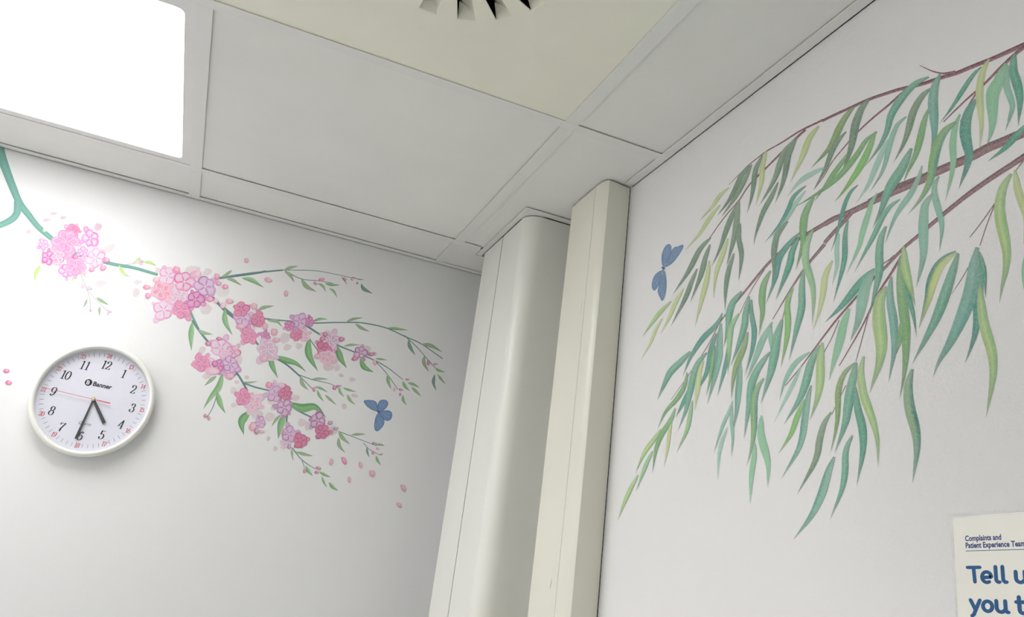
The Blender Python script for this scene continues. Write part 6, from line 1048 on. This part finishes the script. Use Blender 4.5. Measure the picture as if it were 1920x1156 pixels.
# ---------------------------------------------------------------- wall clock
def wall_clock():
    cx, cz = -.6619, -.4889; D = .034
    e = tag(empty('wall_clock', (cx, YW, H+cz)), 'round white wall clock with black numerals hanging under the blossom mural', 'clock')
    def lathe(name, prof, mat, n=96, smooth=True, close=False):
        V, F = [], []
        for i in range(n):
            a = 2*math.pi*i/n
            for r, d in prof: V.append((cx+r*math.cos(a), YW-d, cz+r*math.sin(a)))
        m = len(prof)
        for i in range(n):
            for j in range(m-1):
                F.append((i*m+j, ((i+1) % n)*m+j, ((i+1) % n)*m+j+1, i*m+j+1))
        if close: F += [tuple(i*m for i in range(n)), tuple(i*m+m-1 for i in range(n-1, -1, -1))]
        return fix_normals(mesh(name, V, F, mat, e, smooth=smooth))
    RO = .1143
    rim = [(.1035, .0105), (.1037, .0215), (.1042, .0245), (.1056, .0268), (.1078, .0278), (.1104, .0272), (.1128, .0250), (RO, .0215), (RO+.0003, .017), (RO-.0010, .012), (.1100, .0065), (.1070, .0012), (.1030, .0012), (.1020, .0105), (.1035, .0105)]
    lathe('rim', rim, M_RIM)
    lathe('dial', [(.1050, .0100), (.1050, .0115)], M_DIAL, smooth=False, close=True)
    lathe('glass', [(.1036, .0212), (.1036, .0222)], M_GLASS, smooth=False, close=True)
    TI = math.radians(-1.2)        # the dial hangs a touch off plumb
    dx0, dz0 = -.6631, -.4870
    def pl(x, y, d):
        return (cx + x*math.cos(TI)-y*math.sin(TI), YW-d, cz + x*math.sin(TI)+y*math.cos(TI))
    ZP = .0118
    slant = .10
    def number(s, x, y, h, mat, name, thick, thin):
        V3, F3 = [], []; wtot = .60*len(s) - (.12*(len(s)-1)); x0 = -wtot/2
        for i, ch in enumerate(s):
            ox = x0 + i*.50
            def place(a, b, d, ox=ox): return pl(x+(a+ox+slant*(b-.5))*h, y+(b-.5)*h, d)
            glyph_mesh(DIG[ch], place, lambda dx, dy: thin+(thick-thin)*abs(dy)**1.5, V3, F3, ZP)
        return mesh(name, V3, F3, mat, e)
    for k in range(1, 13):
        a = math.radians(90-30*k); number(str(k), .0755*math.cos(a), .0735*math.sin(a), .0178, M_INK, 'numeral', .135, .045)
        number(str(k+12), .0935*math.cos(a), .0925*math.sin(a), .0092, M_RED, 'small_numeral', .15, .07)
    V3, F3 = [], []
    for m in range(60):
        if m % 5 == 0: continue
        a = math.radians(90-6*m); c_, s_ = math.cos(a), math.sin(a); w = .0003; n = len(V3)
        V3 += [pl(r*c_-o*s_, r*s_+o*c_, ZP) for r, o in ((.0888, -w), (.0888, w), (.0968, w), (.0968, -w))]; F3.append((n, n+1, n+2, n+3))
    mesh('minute_track', V3, F3, M_GREYINK, e)
    # maker's mark: disc with a B, and the word beside it
    def text(s, size, x, y, mat, name, off=0, d=ZP, shear=0, sx=1):
        c = bpy.data.curves.new(name, 'FONT'); c.body = s; c.size = size; c.offset = off; c.shear = shear; c.resolution_u = 3
        o = bpy.data.objects.new(name, c); COL.objects.link(o); dg = bpy.context.evaluated_depsgraph_get(); me = bpy.data.meshes.new_from_object(o.evaluated_get(dg)); bpy.data.objects.remove(o)
        V = [pl(x+v.co.x*sx, y+v.co.y, d) for v in me.vertices]; F = [tuple(p.vertices) for p in me.polygons]; bpy.data.meshes.remove(me)
        return mesh(name, V, F, mat, e)
    lg = [pl(-.0205+.0068*math.cos(t), .0315+.0068*math.sin(t), ZP) for t in [2*math.pi*i/32 for i in range(32)]]
    mesh('logo_disc', lg, [tuple(range(32))], M_INK, e)
    text('B', .0115, -.0246, .0275, M_DIAL, 'logo_letter', .0003, ZP+.00005)
    text('Banner', .0125, -.0118, .0272, M_INK, 'maker_name', .00035, sx=1.0)
    text('Quartz', .0082, -.0125, -.0515, M_GREYINK, 'dial_word', -.00005, shear=.25)
    # hands
    def hand(name, ang, r0, r1, w0, w1, d, mat, th=.0006):
        a = math.radians(90-ang); c_, s_ = math.cos(a), math.sin(a); P = [(r0, -w0), (r1, -w1), (r1, w1), (r0, w0)]
        V = [pl(r*c_-o*s_, r*s_+o*c_, d) for r, o in P]+[pl(r*c_-o*s_, r*s_+o*c_, d+th) for r, o in P]
        return mesh(name, V, [(0, 1, 2, 3), (7, 6, 5, 4), (0, 4, 5, 1), (1, 5, 6, 2), (2, 6, 7, 3), (3, 7, 4, 0)], mat, e)
    hand('hour_hand', 140.3, -.004, .0535, .0024, .0034, .0140, M_HAND)
    hand('minute_hand', 184.0, -.004, .0815, .0017, .0026, .0156, M_HAND)
    hand('second_hand', 271.8, -.0005, .0930, .0004, .0004, .0170, M_SECOND, .0004)
    hand('second_hand_tail', 91.8, .008, .0325, .0009, .0009, .01705, M_SECOND, .0004)
    hand('second_hand_stem', 91.8, -.002, .010, .0004, .0004, .0170, M_SECOND, .0004)
    V, F = [], []
    for r, d in ((.0042, .0118), (.0042, .0135), (.0032, .0150), (.0032, .0178), (.0020, .0186)):
        V += [pl(r*math.cos(t), r*math.sin(t), d) for t in [2*math.pi*i/20 for i in range(20)]]
    for j in range(4): F += [(j*20+i, j*20+(i+1) % 20, (j+1)*20+(i+1) % 20, (j+1)*20+i) for i in range(20)]
    F.append(tuple(range(80, 100))); mesh('centre_cap', V, F, M_BRASS, e, smooth=True)
    # movement housing on the back, resting on the wall
    lathe('back_cover', [(.060, .0003), (.1025, .0012), (.1025, .0098), (.060, .0098)], M_RIM, close=True)
wall_clock()

# ---------------------------------------------------------------- laminated notice
def notice():
    e = tag(empty('notice_poster', (XW, -.62, H-.76)), 'laminated cream notice with bold blue heading taped low on the right wall', 'poster')
    oy, oz = -.5178, -.6174
    def film(a, b, d): return (XW-d, oy-a+b*.026, oz-b)                     # a along the wall, b down
    def pl(a, b, d):                                                         # the sheet sits slightly askew in its pouch
        a, b = a-.004, b-.0036; return (XW-d, -.5218-a+b*.045, -.6211-b+a*.036)
    Wd, Ht = .218, .303
    def slab(name, a0, a1, b0, b1, d0, d1, mat, sk=0, pl=pl):
        P = [(a0, b0), (a1, b0), (a1, b1), (a0+sk, b1)]
        V = [pl(a, b, d0) for a, b in P]+[pl(a, b, d1) for a, b in P]
        return mesh(name, V, [(0, 1, 2, 3), (7, 6, 5, 4), (0, 4, 5, 1), (1, 5, 6, 2), (2, 6, 7, 3), (3, 7, 4, 0)], mat, e)
    slab('laminate_film', 0, Wd, 0, Ht, .0003, .0006, M_FILM, pl=film)
    slab('paper', .0040, .0040+.210, .0036, .0036+.297, .0007, .0010, M_PAPER)
    slab('laminate_ridge', .0040, .0040+.210, .0030, .0038, .0006, .0014, simple('laminate ridge in glare white', (.88, .88, .88), .15, .6))  # white colour paints in the glare along the laminate's top edge
    def text(s, size, a, b, mat, name, off=0, sx=1):
        c = bpy.data.curves.new(name, 'FONT'); c.body = s; c.size = size; c.offset = off; c.resolution_u = 3
        o = bpy.data.objects.new(name, c); COL.objects.link(o); dg = bpy.context.evaluated_depsgraph_get(); me = bpy.data.meshes.new_from_object(o.evaluated_get(dg)); bpy.data.objects.remove(o)
        V = [pl(a+v.co.x*sx, b-v.co.y, .00105) for v in me.vertices]; F = [tuple(p.vertices) for p in me.polygons]; bpy.data.meshes.remove(me)
        return mesh(name, V, F, mat, e)
    text('Complaints and', .0062, .0152, .0233, M_NAVY, 'small_lettering', .00020, .88)
    text('Patient Experience Team', .0062, .0152, .0290, M_NAVY, 'small_lettering', .00020, .88)
    slab('rule_line', .0152, .0800, .0312, .0317, .00102, .00108, M_BLUE)
    # rounded bold heading, drawn with strokes (cell: x width units, y 0 baseline .. 1 cap height)
    R = {
     'T': (.72, [[(.02, .93), (.70, .93)], [(.36, .93), (.37, .5), (.39, .06)]]),
     'e': (.66, [[(.10, .33), (.54, .35)]+sarc(.31, .35, .245, .31, 0, 300, 18)]),
     'l': (.36, [[(.14, .97), (.14, .3)]+sarc(.27, .24, .13, .18, 180, 290, 6)]),
     'u': (.68, [[(.08, .68), (.08, .3)]+sarc(.29, .29, .21, .23, 180, 330, 8), [(.52, .68), (.52, .3)]+sarc(.63, .2, .11, .14, 180, 280, 4)]),
     's': (.56, [sarc(.27, .49, .18, .16, 40, 260, 10)+sarc(.26, .20, .19, .15, 80, -140, 10)]),
     'y': (.62, [[(.06, .68), (.30, .1)], [(.55, .68), (.30, .1), (.20, -.14), (.10, -.22)]]),
     'o': (.68, [sarc(.31, .35, .235, .28, 0, 372, 24)]),
     't': (.50, [[(.16, .92), (.16, .25)]+sarc(.30, .22, .14, .17, 180, 290, 6), [(.02, .64), (.42, .64)]]),
    }
    def heading(s, a, b, h):
        V3, F3 = [], []
        for ch in s:
            if ch == ' ': a += .46*h; continue
            adv, st = R[ch]; XS = 1.33
            k = 0
            for line in st:
                # densify, and round off the ends
                def place(x, y, d): return pl(a+x*h*XS, b-y*h, d)
                V, F = stroke_poly(line, .19, vary=lambda dx, dy: .205); n = len(V3); V3 += [place(x, y, .00105+k*8e-6) for x, y in V]; F3 += [tuple(i+n for i in f) for f in F]
                for ex, ey in (line[0], line[-1]):
                    n = len(V3); k += 1
                    V3 += [place(ex+  .095*math.cos(t), ey+.095*math.sin(t), .00105+k*8e-6) for t in [2*math.pi*i/14 for i in range(14)]]; F3.append(tuple(n+i for i in range(14)))
                k += 1
            a += adv*h*XS
        return mesh('heading', V3, F3, M_BLUE, e)
    heading('Tell us', .0156, .0570, .0132)
    heading('you t', .0160, .0795, .0136)
notice()
